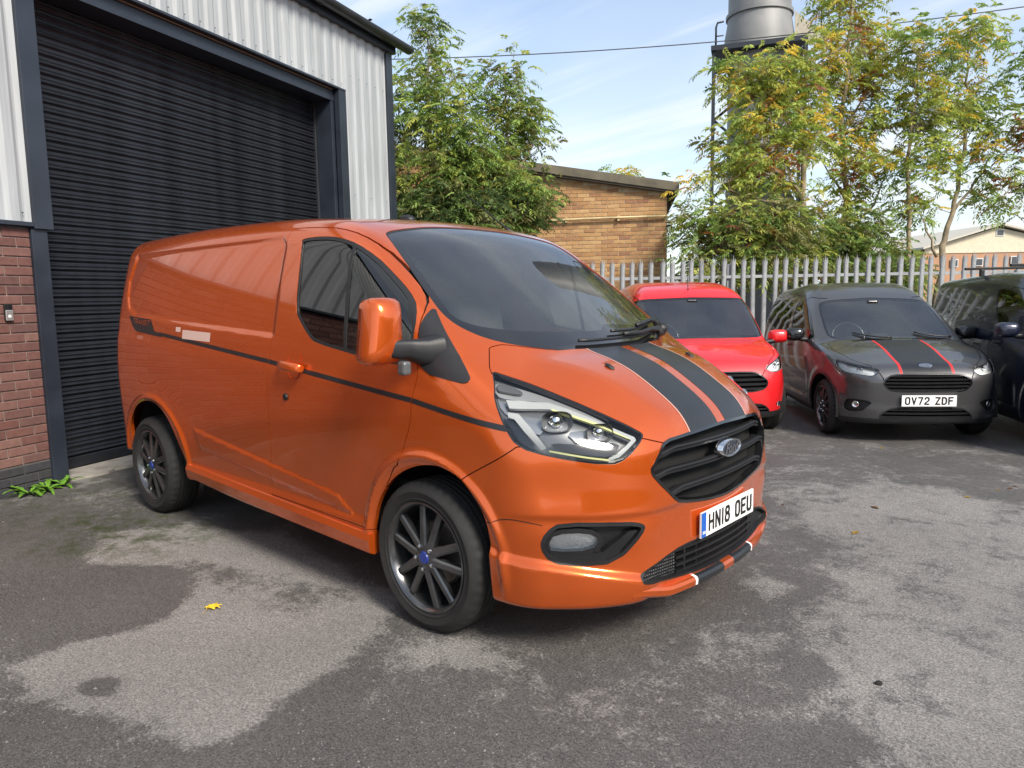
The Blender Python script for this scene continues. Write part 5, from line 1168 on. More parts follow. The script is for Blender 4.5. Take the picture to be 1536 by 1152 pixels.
def build_ground():
    xs = np.concatenate([-np.geomspace(400, 6.6, 16), np.arange(-6.4, 4.4, .045), np.geomspace(4.6, 400, 16)]); ys = np.concatenate([-np.geomspace(400, 4.2, 16), np.arange(-4.0, 9.0, .045), np.geomspace(9.3, 400, 16)])
    X, Y = np.meshgrid(xs, ys, indexing='ij'); V = np.stack([X.ravel(), Y.ravel(), np.zeros(X.size)], 1); n, m = X.shape
    i = np.arange(n-1)[:, None]*m+np.arange(m-1)[None]; Fq = np.stack([i, i+m, i+m+1, i+1], -1).reshape(-1, 4)
    # large dry and damp patches as they lie in the yard (outlines in ground metres)
    def G(pts): return [tuple(ground(u, v)[:2]) for u, v in pts]
    dry = np.full(len(V), .38)
    def area(pts, val, soft):
        nonlocal dry
        sd = poly_sd(V[:, 0], V[:, 1], G(pts)); k = sstep(soft, -soft, sd); dry = dry*(1-k)+val*k
    area([(0, 760), (120, 770), (300, 800), (560, 860), (600, 930), (420, 1010), (330, 1152), (0, 1300)], .22, .25)
    area([(20, 1000), (110, 965), (250, 930), (290, 890), (270, 850), (140, 845), (150, 800), (250, 790), (420, 800), (540, 870), (600, 900), (560, 960), (500, 1010), (420, 1060), (400, 1110), (270, 1120), (240, 1085), (130, 1070), (40, 1040)], .80, .10)
    area([(130, 1020), (180, 1015), (170, 1040), (125, 1042)], .15, .06)
    area([(250, 840), (420, 850), (560, 900), (470, 920), (350, 900)], .45, .15)
    area([(560, 960), (640, 960), (780, 950), (900, 990), (700, 1010), (600, 1000), (540, 1060), (520, 1050)], .66, .12)
    area([(420, 1060), (520, 1000), (560, 960), (590, 980), (530, 1070), (640, 1080), (780, 1090), (760, 1152), (300, 1180)], .16, .12)
    area([(760, 940), (900, 925), (1050, 880), (1160, 800), (1240, 840), (1190, 900), (1060, 950), (960, 1010), (820, 1060), (760, 1010)], .30, .22)
    area([(1160, 650), (1536, 660), (1536, 720), (1380, 760), (1180, 730), (1150, 690)], .36, .3)
    area([(1180, 730), (1300, 715), (1420, 740), (1640, 780), (1640, 1190), (1300, 1190), (1240, 1080), (1230, 960), (1280, 850), (1200, 790)], .62, .25)
    area([(1060, 1110), (1160, 1090), (1300, 1090), (1310, 1140), (1180, 1190), (1040, 1170)], .15, .10)
    area([(1180, 990), (1230, 985), (1235, 1015), (1185, 1012)], .18, .06); area([(1160, 970), (1200, 960), (1190, 990), (1150, 985)], .25, .06)
    area([(1110, 870), (1160, 865), (1200, 885), (1150, 905)], .58, .06)
    moss = sstep(1.0, .1, np.abs((V[:, :2]-GW_O[:2])@GW_N[:2]-.55))*.9
    sd = poly_sd(V[:, 0], V[:, 1], G([(80, 770), (260, 770), (330, 800), (240, 830), (60, 830)])); moss = np.maximum(moss*.55, sstep(.3, -.2, sd)*.85)
    o = mesh_np('ground', V, Fq, GROUND_MAT(), None, None, False); tag(o, kind='structure')
    for nm, a in (('dry', dry), ('moss', moss)):
        at_ = o.data.attributes.new(nm, 'FLOAT', 'POINT'); at_.data.foreach_set('value', a.astype(np.float32))
    return o
GROUND_MAT = ground_material
# ---------------------------------------------------------------- the unit with the roller shutter (wall frame: s along, d out of the wall, z up)
GW_O = np.array([-4.2844, -1.5911, 0.]); GW_D = np.array([-.33664, .94163, 0.]); GW_N = np.array([.94163, .33664, 0.])
def wmat(): 
    m = Matrix.Identity(4)
    for i in range(3): m[i][0] = GW_D[i]; m[i][1] = GW_N[i]; m[i][2] = (0, 0, 1)[i]; m[i][3] = GW_O[i]
    return m      # columns: s, d, z (left-handed handled by mirrored meshes being double sided)
def brick_materials(name, cols, mortar):
    def ramp(t, src, b):
        r = t.nodes.new('ShaderNodeValToRGB'); r.color_ramp.interpolation = 'LINEAR'
        while len(r.color_ramp.elements) < len(cols): r.color_ramp.elements.new(.5)
        for i, c in enumerate(cols): r.color_ramp.elements[i].position = i/(len(cols)-1); r.color_ramp.elements[i].color = (*c, 1)
        t.links.new(src, r.inputs[0]); geo = t.nodes.new('ShaderNodeNewGeometry')
        n = t.nodes.new('ShaderNodeTexNoise'); n.inputs['Scale'].default_value = 22; n.inputs['Detail'].default_value = 8; n.inputs['Roughness'].default_value = .7; t.links.new(geo.outputs['Position'], n.inputs[0])
        mr = t.nodes.new('ShaderNodeMapRange'); mr.inputs[1].default_value = .25; mr.inputs[2].default_value = .75; mr.inputs[3].default_value = .72; mr.inputs[4].default_value = 1.25; t.links.new(n.outputs[0], mr.inputs[0])
        h = t.nodes.new('ShaderNodeHueSaturation'); t.links.new(r.outputs[0], h.inputs['Color']); t.links.new(mr.outputs[0], h.inputs['Value']); t.links.new(h.outputs[0], b.inputs['Base Color'])
        n2 = t.nodes.new('ShaderNodeTexNoise'); n2.inputs['Scale'].default_value = 160; n2.inputs['Detail'].default_value = 4; t.links.new(geo.outputs['Position'], n2.inputs[0])
        bp = t.nodes.new('ShaderNodeBump'); bp.inputs['Strength'].default_value = .5; bp.inputs['Distance'].default_value = .004; t.links.new(n2.outputs[0], bp.inputs['Height']); t.links.new(bp.outputs[0], b.inputs['Normal']); setp(b, rough=.88, spec=.25)
    m1, t, b = nmat(name+' brick'); oi = t.nodes.new('ShaderNodeObjectInfo'); ramp(t, oi.outputs['Random'], b)
    m2, t, b = nmat(name+' brickwork'); a = t.nodes.new('ShaderNodeAttribute'); a.attribute_name = 'tone'; ramp(t, a.outputs['Fac'], b)
    m3 = simple(name+' mortar', mortar, .95, bump=.6, bscale=120, vary=.25, vscale=9)
    return m1, m2, m3
def brick_mesh(L, H, D, mat, name='brick'):
    mb = MB(); c = .004
    # chamfered face, slightly irregular
    f = [(0, 0), (L, 0), (L, H), (0, H)]; vs = [(x, 0, z) for x, z in f]+[(x, D-c, z) for x, z in f]+[(min(max(x, c), L-c), D, min(max(z, c), H-c)) for x, z in f]
    mb.add(vs, [(0, 1, 5, 4), (1, 2, 6, 5), (2, 3, 7, 6), (3, 0, 4, 7), (4, 5, 9, 8), (5, 6, 10, 9), (6, 7, 11, 10), (7, 4, 8, 11), (8, 9, 10, 11)])
    o = mb.build(name, mat); me = o.data; bpy.data.objects.remove(o); return me
def bricks(parent, mats, s0, s1, z0, z1, sel, hgt=None, L=.215, H=.065, J=.010, D=.012, limit_n=300, part_name='brick', d0=0., left_to_right=True, jit=.0):
    """stretcher bond: chosen bricks become objects, the others one joined part"""
    cache = {}; rest = MB(); tones = []; cnt = 0; row = 0; z = z0
    def add(a, b, z, h):
        nonlocal cnt
        if b-a < .02: return
        if sel((a+b)/2, z+h/2) and cnt < limit_n:
            k = (round(b-a, 3), round(h, 3))
            if k not in cache: cache[k] = brick_mesh(b-a, h, D, mats[0])
            o = bpy.data.objects.new(part_name, cache[k]); link(o, parent); o.location = (a, d0+random.uniform(-jit, jit), z); cnt += 1
        else:
            v = [(a, d0, z), (b, d0, z), (b, d0, z+h), (a, d0, z+h), (a, d0+D, z), (b, d0+D, z), (b, d0+D, z+h), (a, d0+D, z+h)]
            rest.add(v, [(4, 5, 6, 7), (0, 1, 5, 4), (1, 2, 6, 5), (2, 3, 7, 6), (3, 0, 4, 7)]); tones.extend([random.random()]*5)
    while z+H <= z1+.001:
        x = s1 + (0 if row % 2 == 0 else (L+J)/2)
        while x > s0:
            a, b = max(x-L, s0), min(x, s1); zt = z+H
            if hgt is None or hgt((a+b)/2) >= zt: add(a, b, z, H)
            x -= L+J
        z += H+J; row += 1
    if rest.v:
        o = rest.build('brickwork', mats[1], parent); tag(o, kind='stuff'); at_ = o.data.attributes.new('tone', 'FLOAT', 'FACE'); at_.data.foreach_set('value', np.array(tones, np.float32))
def build_garage():
    root = empty('industrial_unit'); root.matrix_world = wmat(); tag(root, 'industrial unit with pale corrugated cladding, red brick base and black roller shutter', 'building')
    CL = streaked('pale cladding', (.36, .38, .39), .42, .13); NV = simple('navy flashing', (.022, .028, .040), .38, .1, vary=.2, vscale=4)
    SH = simple('black shutter slat', (.018, .020, .025), .34, .35, vary=.45, vscale=5, bump=.10, bscale=60); GUT = simple('gutter plastic', (.025, .028, .034), .35, vary=.2)
    red = brick_materials('red', [(.125, .056, .046), (.15, .072, .060), (.105, .052, .047), (.17, .088, .074), (.135, .063, .054), (.185, .10, .082), (.10, .052, .049)], (.27, .215, .19))
    eng = brick_materials('engineering', [(.030, .032, .038), (.045, .045, .05), (.035, .035, .037)], (.10, .095, .09))
    # brick base left of the shutter
    w = MB().box((-9, -.25, 0), (.425, -.004, 2.135)).build('mortar_wall', red[2], root)
    bricks(w, red, -9, .425, .23, 2.135, lambda s, z: s > -1.15, None, limit_n=200, d0=-.004)
    p = MB().box((-9, -.2, 0), (.425, .0, .222)).build('plinth', eng[2], root)
    bricks(p, eng, -9, .425, .0, .222, lambda s, z: s > -1.2, None, limit_n=30, d0=.0)
    MB().box((4.81, -.25, 0), (5.99, .004, 2.135)).build('side_wall', red[2], root)
    # corrugated sheets
    def sheet(s0, s1, z0, z1, name):
        prof = [(0, 0), (.045, 0), (.080, .020), (.150, .020), (.185, 0), (.20, 0)]; pts = []; s = math.floor(s0/.2)*.2
        while s < s1:
            for a, d in prof[:-1]:
                if s0 <= s+a <= s1: pts.append((s+a, d))
            s += .2
        pts = [(s0, .02)]+pts+[(s1, .02)]; mb = MB(); vs = []
        for a, d in pts: vs += [(a, d+.012, z0), (a, d+.012, z1), (a, d+.010, z0)]
        mb.add(vs, [(3*i, 3*i+3, 3*i+4, 3*i+1) for i in range(len(pts)-1)]+[(3*i, 3*i+2, 3*i+5, 3*i+3) for i in range(len(pts)-1)]); o = mb.build(name, CL, root)
        return o, [a for a, d in pts if d > .015]
    c1, r1 = sheet(-9, .445, 2.14, 5.02, 'cladding_sheet'); c2, r2 = sheet(.445, 4.80, 4.235, 5.02, 'cladding_sheet'); c3, r3 = sheet(4.80, 5.86, 1.9, 5.02, 'cladding_sheet')
    MB().box((-9, -.25, 2.1), (.60, .006, 5.05)).build('wall_backing', NV, root); MB().box((.445, -.25, 4.24), (4.9, .006, 5.05)).build('wall_backing', NV, root); MB().box((4.82, -.25, 2.1), (5.9, .006, 5.05)).build('wall_backing', NV, root)
    scr = MB().lathe([(0, .006), (.005, .006), (.007, 0)], 8, 1).build('fixing_screw', NV); sm = scr.data; bpy.data.objects.remove(scr)
    for par, zs, ss in ((c2, (4.30,), np.arange(.75, 4.8, .2)), (c3, (4.45,), np.arange(4.95, 5.8, .2)), (c1, (2.22, 4.3), np.arange(-.85, .4, .4)), (c3, (2.9,), np.arange(4.95, 5.8, .4))):
        for z in zs:
            for s in ss: o = bpy.data.objects.new('fixing_screw', sm); link(o, par); o.location = (s+.02, .033, z)
    # flashings
    def fl(lo, hi, name='flashing', bev=.004): return MB().box(lo, hi, 0, bev).build(name, NV, root)
    fl((.440, -.02, 2.10), (.600, .062, 4.26)); fl((-9, -.02, 2.115), (.44, .060, 2.150), 'drip_flashing'); fl((.425, -.30, 0), (.560, .035, 2.10), 'door_post')
    fl((.60, -.30, 4.205), (4.82, .062, 4.232), 'lintel_flashing'); fl((4.665, -.02, 0), (4.82, .058, 4.203)); fl((5.855, -.02, 1.9), (6.01, .062, 5.0), 'corner_flashing')
    fl((4.60, -.34, 0), (4.664, -.03, 4.2), 'door_post'); MB().box((.56, -.42, 4.06), (4.66, -.022, 4.20)).build('shutter_box', NV, root)
    MB().box((.62, -.012, 4.185), (4.6, .002, 4.2)).build('lintel_strip', simple('rusty strip', (.12, .075, .05), .8), root)
    MB().box((4.60, -.30, .0), (4.612, -.27, 4.06)).build('guide_rail', simple('guide rail steel', (.16, .16, .17), .45, .6), root)
    # roller shutter, one object for each slat
    rs = MB().box((.57, -.345, .0), (4.64, -.335, 4.1)).build('roller_shutter', SH, root)
    prof = [(.0, 0), (.010, .004), (.016, .012), (.024, .016), (.032, .014), (.038, .008), (.042, .005), (.047, .006), (.052, .010), (.058, .010), (.064, .006), (.070, .001), (.079, 0)]
    mb = MB(); vs = []
    for z, d in prof: vs += [(.575, -.332+d*1.25, z), (4.61, -.332+d*1.25, z)]
    mb.add(vs, [(2*i, 2*i+1, 2*i+3, 2*i+2) for i in range(len(prof)-1)]); so = mb.build('slat', SH); sm = so.data; bpy.data.objects.remove(so)
    for k in range(51):
        o = bpy.data.objects.new('slat', sm); link(o, rs); o.location = (0, random.uniform(-.0015, .0015), .125+k*.079)
    MB().box((.58, -.335, .03), (4.60, -.305, .125), 0, .006).build('bottom_rail', SH, rs)
    # eaves, gutter, roof
    MB().box((-9, -.1, 5.02), (6.06, .10, 5.16)).build('fascia', NV, root)
    mb = MB(); K = 12; vs = []
    for s in (-9, 6.30):
        for k in range(K+1): a = math.pi+math.pi*k/K; vs.append((s, .19+.085*math.cos(a), 5.16+.085*math.sin(a)))
        for k in range(K+1): a = 2*math.pi-math.pi*k/K; vs.append((s, .19+.079*math.cos(a), 5.16+.079*math.sin(a)))
    n = 2*K+2; mb.add(vs, [(k, (k+1) % n, n+(k+1) % n, n+k) for k in range(n)]+[tuple(range(K+1)), tuple(range(n, n+K+1))], 0, False); g = mb.build('gutter', GUT, root)
    for s in (4.2, 5.3): MB().lathe([(.089, s-.03), (.094, s-.025), (.094, s+.025), (.089, s+.03)], 20, 0, 0, (0, .19, 5.16), math.pi*.5, math.pi*1.5).build('gutter_joint', GUT, g)
    mb = MB(); mb.add([(-9, .14, 5.19), (6.15, .14, 5.19), (6.15, -8, 6.9), (-9, -8, 6.9), (-9, .14, 5.23), (6.15, .14, 5.23), (6.15, -8, 6.94), (-9, -8, 6.94)], [(0, 1, 2, 3), (4, 5, 6, 7), (0, 1, 5, 4), (1, 2, 6, 5)]); mb.build('roof', NV, root)
    mb = MB(); mb.add([(5.99, -.25, 0), (5.99, -8, 0), (5.99, -8, 6.85), (5.99, -.25, 5.2)], [(0, 1, 2, 3)]); mb.build('end_wall', CL, root)
    # concrete threshold
    mb = MB(); n = 40; top = [(.58+i/n*4.05, .06+random.uniform(-.02, .03)) for i in range(n+1)]; mb.prism([(.58, -.33)]+[(4.63, -.33)][::-1]+[] if False else [(.58, -.33)]+top+[(4.63, -.33)], -.01, .022)
    t = mb.build('door_threshold', simple('worn concrete', (.26, .24, .21), .9, bump=.6, bscale=90, vary=.3, vscale=5), root)
    # doorbell on the brick
    b = empty('video_doorbell', tuple(GW_O+GW_D*.193+GW_N*.012+np.array([0, 0, 1.44]))); b.matrix_world = wmat() @ Matrix.Translation((.193, .008, 1.44)); tag(b, 'black and silver video doorbell screwed to the red brick wall', 'doorbell')
    MB().box((-.031, 0, -.066), (.031, .022, .066), 0, .006).build('housing', simple('doorbell black', (.012, .012, .013), .3), b)
    MB().box((-.029, .012, -.064), (.029, .026, .020), 0, .005).build('faceplate', simple('satin nickel', (.52, .52, .51), .3, .7), b)
    MB().lathe([(0, .030), (.010, .030), (.013, .026)], 20, 1, 0, (0, 0, -.03)).build('button', simple('button ring', (.75, .75, .75), .25), b, 40)
    MB().lathe([(0, .027), (.008, .026), (.011, .022)], 20, 1, 0, (0, 0, .042)).build('camera_lens', MAT['gloss'], b, 40)
    return root
# ---------------------------------------------------------------- brick outbuilding behind the fence
def build_outbuilding():
    c = at(1000, 287, 13.8); a = math.atan2(-.545, -.839)
    root = empty('brick_outbuilding', (c[0], c[1], 0), a+math.pi); tag(root, 'low yellow-brown brick outbuilding with sloping felt roof behind the fence', 'building')
    # local frame: +x to the right along the front, front face looks to -y, corner at x=0
    mats = brick_materials('stock', [(.37, .20, .09), (.46, .28, .13), (.30, .155, .08), (.50, .32, .155), (.41, .23, .10), (.27, .135, .08), (.48, .30, .14)], (.52, .42, .28))
    hg = lambda x: 3.40-.175*x
    def flip(o): return o
    w = MB(); w.prism([(-9.5, 0), (0, 0), (0, 3.40), (-9.5, 3.40+.175*9.5)], 0.012, 7, 0, lambda x, z, y: (x, y, z)); wl = w.build('wall', mats[2], root)
    holder = wl; hd = empty('front_bricks', (0, .012, 0), 0, root) if False else None
    # bricks() builds towards +d; mirror so they stand proud towards -y
    cache = {}; rest = MB(); tones = []; cnt = 0; z = 0.; row = 0
    while z < 5.1:
        x = 0.-(0 if row % 2 == 0 else .1125)
        if row % 2: rest_a = (-.1025, 0.)
        first = row % 2 == 1
        while x > -9.4:
            aa, bb = x-.215, x
            if first: aa, bb = -.1025, 0.; first = False; x = -.1025-.010+.225 if False else -.1125+.225-.0
            if hg(aa) >= z+.07 and hg(bb) >= z+.07 and bb <= 0:
                if bb > -3.05 and z > 1.72 and cnt < 300:
                    k = round(bb-aa, 3)
                    if k not in cache:
                        me = brick_mesh(k, .065, .010, mats[0]); 
                        for v in me.vertices: v.co.y *= -1
                        me.flip_normals(); cache[k] = me
                    o = bpy.data.objects.new('brick', cache[k]); link(o, wl); o.location = (aa, .012+random.uniform(-.001, .001), z); cnt += 1
                else:
                    v = [(aa, .012, z), (bb, .012, z), (bb, .012, z+.065), (aa, .012, z+.065), (aa, .002, z), (bb, .002, z), (bb, .002, z+.065), (aa, .002, z+.065)]
                    rest.add(v, [(7, 6, 5, 4), (4, 5, 1, 0), (5, 6, 2, 1), (6, 7, 3, 2), (7, 4, 0, 3)]); tones.extend([random.random()]*5)
            x = aa-.010
        z += .075; row += 1
    o = rest.build('brickwork', mats[1], wl); tag(o, kind='stuff'); q = o.data.attributes.new('tone', 'FLOAT', 'FACE'); q.data.foreach_set('value', np.array(tones, np.float32))
    # return wall, its shade put into a darker brown, with a louvred vent
    MB().box((0.001, .012, 0), (.012, 7, 3.40)).build('return_wall', simple('shade brown wall', (.16, .105, .065), .9, vary=.3, vscale=3, bump=.4), root)
    v = MB().box((.012, .9, 1.75), (.035, 1.7, 2.75)).build('vent_frame', MAT['plastic'], root)
    for k in range(9):
        mb = MB(); z0 = 1.80+k*.10; mb.add([(.03, .95, z0), (.03, 1.65, z0), (.07, 1.65, z0-.04), (.07, .95, z0-.04), (.03, .95, z0+.012), (.03, 1.65, z0+.012), (.07, 1.65, z0-.028), (.07, .95, z0-.028)], [(0, 1, 2, 3), (4, 5, 6, 7), (2, 3, 7, 6), (0, 1, 5, 4)]); mb.build('louvre_slat', MAT['plastic'], v)
    felt = simple('mossy roof felt', (.12, .105, .075), .9, vary=.3, vscale=4, bump=.6, bscale=40); fas = simple('weathered fascia', (.085, .075, .06), .8, vary=.3)
    sl = .175
    mb = MB(); mb.prism([(-9.6, 3.44+sl*9.6), (.22, 3.44-sl*.22), (.22, 3.60-sl*.22), (-9.6, 3.60+sl*9.6)], -.16, 7.1, 0, lambda x, z, y: (x, y, z)); mb.build('roof', felt, root)
    mb = MB(); mb.prism([(-9.6, 3.40+sl*9.6), (.20, 3.40-sl*.20), (.20, 3.46-sl*.20), (-9.6, 3.46+sl*9.6)], -.13, -.02, 0, lambda x, z, y: (x, y, z)); mb.build('verge_board', fas, root)
    # pipe along the wall
    pm = simple('yellow gas pipe', (.48, .38, .20), .5, vary=.2); pp = MB(); pp.tube([(-9, -.07, 2.90), (-6, -.07, 2.91), (-2.6, -.07, 2.94), (-1.2, -.07, 2.96), (0.02, -.07, 2.965)], .022, 8); pi = pp.build('gas_pipe', pm, root)
    for x in (-.9, -1.9, -2.7, -3.6): MB().box((x-.02, -.075, 2.90), (x+.02, .01, 3.0)).build('pipe_clip', pm, pi)
    return root
# ---------------------------------------------------------------- palisade fence
def build_fence():
    a = at(838, 392, 12.35); b = at(1640, 372, 11.75); a[2] = b[2] = 0; d = (b-a); Lg = np.linalg.norm(d); ang = math.atan2(d[1], d[0])
    root = empty('palisade_fence', tuple(a), ang); tag(root, 'galvanised steel palisade fence with pointed pales behind the parked vans', 'fence')
    GV = simple('galvanised steel', (.33, .34, .345), .5, .55, vary=.22, vscale=5)
    # camera side is -y
    def pale(h):
        mb = MB(); cols = [(-.040, .0), (-.026, -.016), (-.010, -.020), (.010, -.020), (.026, -.016), (.040, .0)]; vs = []
        tops = [h-.10, h-.02, h-.085, h-.085, h-.02, h-.10]
        for (x, y), t in zip(cols, tops): vs += [(x, y, .05), (x, y, h-.16), (x*1.12, y-.004, t)]
        vs += [(0, -.024, h+.03)]; n = len(cols)
        fs = [(3*i, 3*i+3, 3*i+4, 3*i+1) for i in range(n-1)]+[(3*i+1, 3*i+4, 3*i+5, 3*i+2) for i in range(n-1)]+[(3*2+2, 3*3+2, len(vs)-1)]
        mb.add(vs, fs); mb.add([(x, y+.003, z) for x, y, z in vs], [f[::-1] for f in fs]); o = mb.build('pale', GV); me = o.data; bpy.data.objects.remove(o); return me
    me = pale(2.08); n = int(Lg/.168)
    for k in range(n):
        o = bpy.data.objects.new('pale', me); link(o, root); o.location = (.05+k*.168, random.uniform(-.004, .004), random.uniform(-.012, .012)); o.rotation_euler = (random.uniform(-.008, .008), random.uniform(-.012, .012), random.uniform(-.05, .05))
    for z in (.42, 1.76):
        MB().prism([(.003, -.02), (.05, -.02), (.05, -.014), (.009, -.014), (.009, .028), (.003, .028)], 0, Lg, 0, lambda y, zz, x, z=z: (x, y, z+zz)).build('rail', GV, root)
    x = .12
    while x < Lg:
        MB().box((x-.05, .05, 0), (x+.05, .058, 1.98)).box((x-.004, .058, 0), (x+.004, .13, 1.98)).build('post', GV, root); x += 2.75
    return root
# ---------------------------------------------------------------- steel stack behind the trees
def build_stack():
    D = 23.; k = D/CAM_F; c = at(1133, 300, D); base = np.array([c[0], c[1], 0.]); yaw = math.atan2(CAM_POS[1]-c[1], CAM_POS[0]-c[0])
    root = empty('steel_stack', tuple(base), yaw-math.pi/2*0); tag(root, 'tall grey steel chimney stack on a black frame behind the autumn trees', 'chimney')
    GR = simple('grey stack paint', (.21, .21, .205), .55, .2, vary=.18, vscale=1.5); LT = simple('cream gusset', (.42, .38, .30), .7, vary=.1); BK = simple('black steelwork', (.022, .026, .034), .5, .2)
    Z = lambda v: at(1133, v, D)[2]
    mb = MB(); mb.lathe([(.90, Z(330)), (.90, Z(92))], 40, 2); mb.build('lower_shaft', GR, root, 40)
    mb = MB(); mb.lathe([(.0, Z(86)), (1.02, Z(86)), (1.02, Z(66)), (.96, Z(50)), (.93, Z(38)), (.0, Z(38))], 40, 2); mb.build('transition_cone', GR, root, 40)
    mb = MB(); mb.lathe([(.93, Z(40)), (.99, Z(39)), (.99, Z(34)), (.93, Z(33))], 40, 2); mb.build('flange_ring', GR, root, 40)
    mb = MB(); mb.lathe([(.92, Z(37)), (.92, Z(-60)), (.96, Z(-61)), (.96, Z(-66)), (.92, Z(-67)), (.92, Z(-200)), (.88, Z(-200)), (.88, Z(-190))], 40, 2); mb.build('upper_shaft', GR, root, 40)
    # image right is -(camera right) in this frame: local x points to the camera, local y to image left... gussets and platform
    zP = Z(90); mb = MB(); mb.box((-1.25, -1.35, zP-.10), (1.25, 1.30, zP+.04)); mb.build('platform', BK, root)
    mb = MB(); mb.add([(0.3, 1.02, Z(84)), (.3, 2.0, Z(84)), (.3, 1.0, Z(40)), (.34, 1.02, Z(84)), (.34, 2.0, Z(84)), (.34, 1.0, Z(40))], [(0, 1, 2), (3, 4, 5), (0, 1, 4, 3), (1, 2, 5, 4), (2, 0, 3, 5)]); mb.build('gusset', LT, root)
    for y in (-1.27, 1.3):
        for x in ((1.1,) if y < 0 else (-1.1, 1.1)):
            mb = MB(); mb.box((x-.05, y-.05, 0), (x+.05, y+.05, zP)); mb.build('frame_leg', BK, root)
    for z0, z1 in ((Z(300), Z(190)), (Z(190), Z(100))):
        for s in (-1, 1):
            mb = MB(); mb.tube([(1.1, -1.25*s, z0), (1.1, 1.25*s, z1)], .045, 6); mb.build('brace', BK, root)
    mb = MB(); mb.tube([(1.1, -1.22, zP), (1.1, -1.22, Z(62)), (1.1, -1.18, Z(56)), (1.1, -1.0, Z(55))], .03, 6); mb.tube([(1.1, -1.22, Z(74)), (1.1, -1.0, Z(74))], .02, 6); mb.build('handrail', BK, root)
    mb = MB(); mb.box((-1.0, -1.0, 0), (1.0, 1.2, Z(318))); mb.prism([(-1.0, Z(318)), (1.2, Z(318)), (.9, Z(288)), (-.4, Z(280))], -1, 1, 0, lambda y, z, x: (x, y, z)); mb.build('fan_housing', BK, root)
    for y, z in ((1.75, Z(-30)), (2.25, Z(-40))):
        mb = MB(); mb.tube([(0, y, zP), (0, y+.05, z)], .025, 6); mb.build('lightning_rod', BK, root)
    return root
# ---------------------------------------------------------------- far buildings on the right
def build_far():
    D = 42.; k = D/CAM_F
    def P(u, v): q = at(u, v, D); return q
    base = P(1480, 400); yaw = math.atan2(CR[1], CR[0]); root = empty('brick_gable_building', (base[0], base[1], 0), yaw); tag(root, 'distant orange brick building with pale gable beyond the fence', 'building')
    OB = simple('orange brick far', (.40, .22, .13), .9, vary=.12, vscale=1.); CRM = simple('cream gable panel', (.58, .51, .38), .8, vary=.08); RF = simple('pale sheet roof', (.46, .43, .36), .7); GL = simple('far window glass', (.05, .06, .07), .15); FR = simple('far white frame', (.6, .6, .58), .5)
    X = lambda u: (u-1480)*k; Z = lambda v: P(1480, v)[2]
    mb = MB(); mb.prism([(X(1385), 0), (X(1620), 0), (X(1620), Z(378)), (X(1493), Z(353)), (X(1385), Z(378))], 0, 14, 0, lambda x, z, y: (x, y, z)); wl = mb.build('wall', OB, root)
    mb = MB(); mb.prism([(X(1385), Z(379)), (X(1620), Z(379)), (X(1620), Z(372)), (X(1493), Z(342)), (X(1385), Z(372))], -.05, .0-.004, 0, lambda x, z, y: (x, y, z)); mb.build('gable_panel', CRM, root)
    for s in (-1, 1):
        e = X(1378) if s < 0 else X(1628); mb = MB(); mb.add([(X(1493), -.4, Z(339)), (e, -.4, Z(373)), (e, 14, Z(373)), (X(1493), 14, Z(339)), (X(1493), -.4, Z(336)), (e, -.4, Z(370)), (e, 14, Z(370)), (X(1493), 14, Z(336))], [(0, 1, 2, 3), (4, 5, 6, 7), (0, 1, 5, 4), (1, 2, 6, 5)]); mb.build('roof_slope', RF, root)
    for u, v, w_, h_ in ((1496, 350, 9, 7), (1467, 393, 9, 9), (1521, 391, 11, 10), (1430, 394, 9, 9), (1560, 391, 10, 10)):
        f = MB().box((X(u-w_/2)-.05, -.09, Z(v+h_/2)-.05), (X(u+w_/2)+.05, -.055, Z(v-h_/2)+.05)).build('window', FR, root); MB().box((X(u-w_/2), -.11, Z(v+h_/2)), (X(u+w_/2), -.092, Z(v-h_/2))).build('pane', GL, f)
    return root
def build_opposite():
    # unseen unit added behind the camera to give the paint and glass a reflection
    root = empty('added_opposite_unit', (17.5, 0, 0)); tag(root, 'low grey-clad unit added behind the camera, seen only mirrored in the van paint', 'building')
    W_ = streaked('weathered grey cladding', (.30, .31, .31), .5); B_ = simple('dark brick base', (.14, .075, .06), .9, vary=.25, vscale=2.); D_ = simple('dark door', (.03, .035, .045), .4); G_ = simple('office glass', (.03, .04, .045), .08)
    MB().box((0, -16, 0), (6, 14, 1.5)).build('brick_base', B_, root); MB().box((.02, -16, 1.5), (6, 14, 4.4)).build('cladding', W_, root); MB().box((-.15, -16.2, 4.4), (6.2, 14.2, 4.65)).build('eaves', D_, root)
    for y, w, z0, z1, m in ((-12, 3.2, 0, 3.6, D_), (-4.5, 3.2, 0, 3.6, D_), (4, 3.2, 0, 3.6, D_), (-8, 1.8, 1.7, 2.8, G_), (0, 1.8, 1.7, 2.8, G_), (9, 2.4, 1.7, 2.8, G_)): MB().box((-.04, y-w/2, z0), (-.003, y+w/2, z1)).build('door' if m is D_ else 'window', m, root)
def build_cable():
    a = at(520, 90, 17); b = at(1700, -14, 15); mb = MB(); pts = []
    for i in range(21): t = i/20; q = a*(1-t)+b*t; pts.append((q[0], q[1], q[2]-.30*4*t*(1-t)))
    mb.tube(pts, .012, 5); o = mb.build('overhead_cable', simple('cable sheath', (.05, .05, .055), .6)); tag(o, 'thin black overhead cable sagging across the sky between the trees', 'cable')
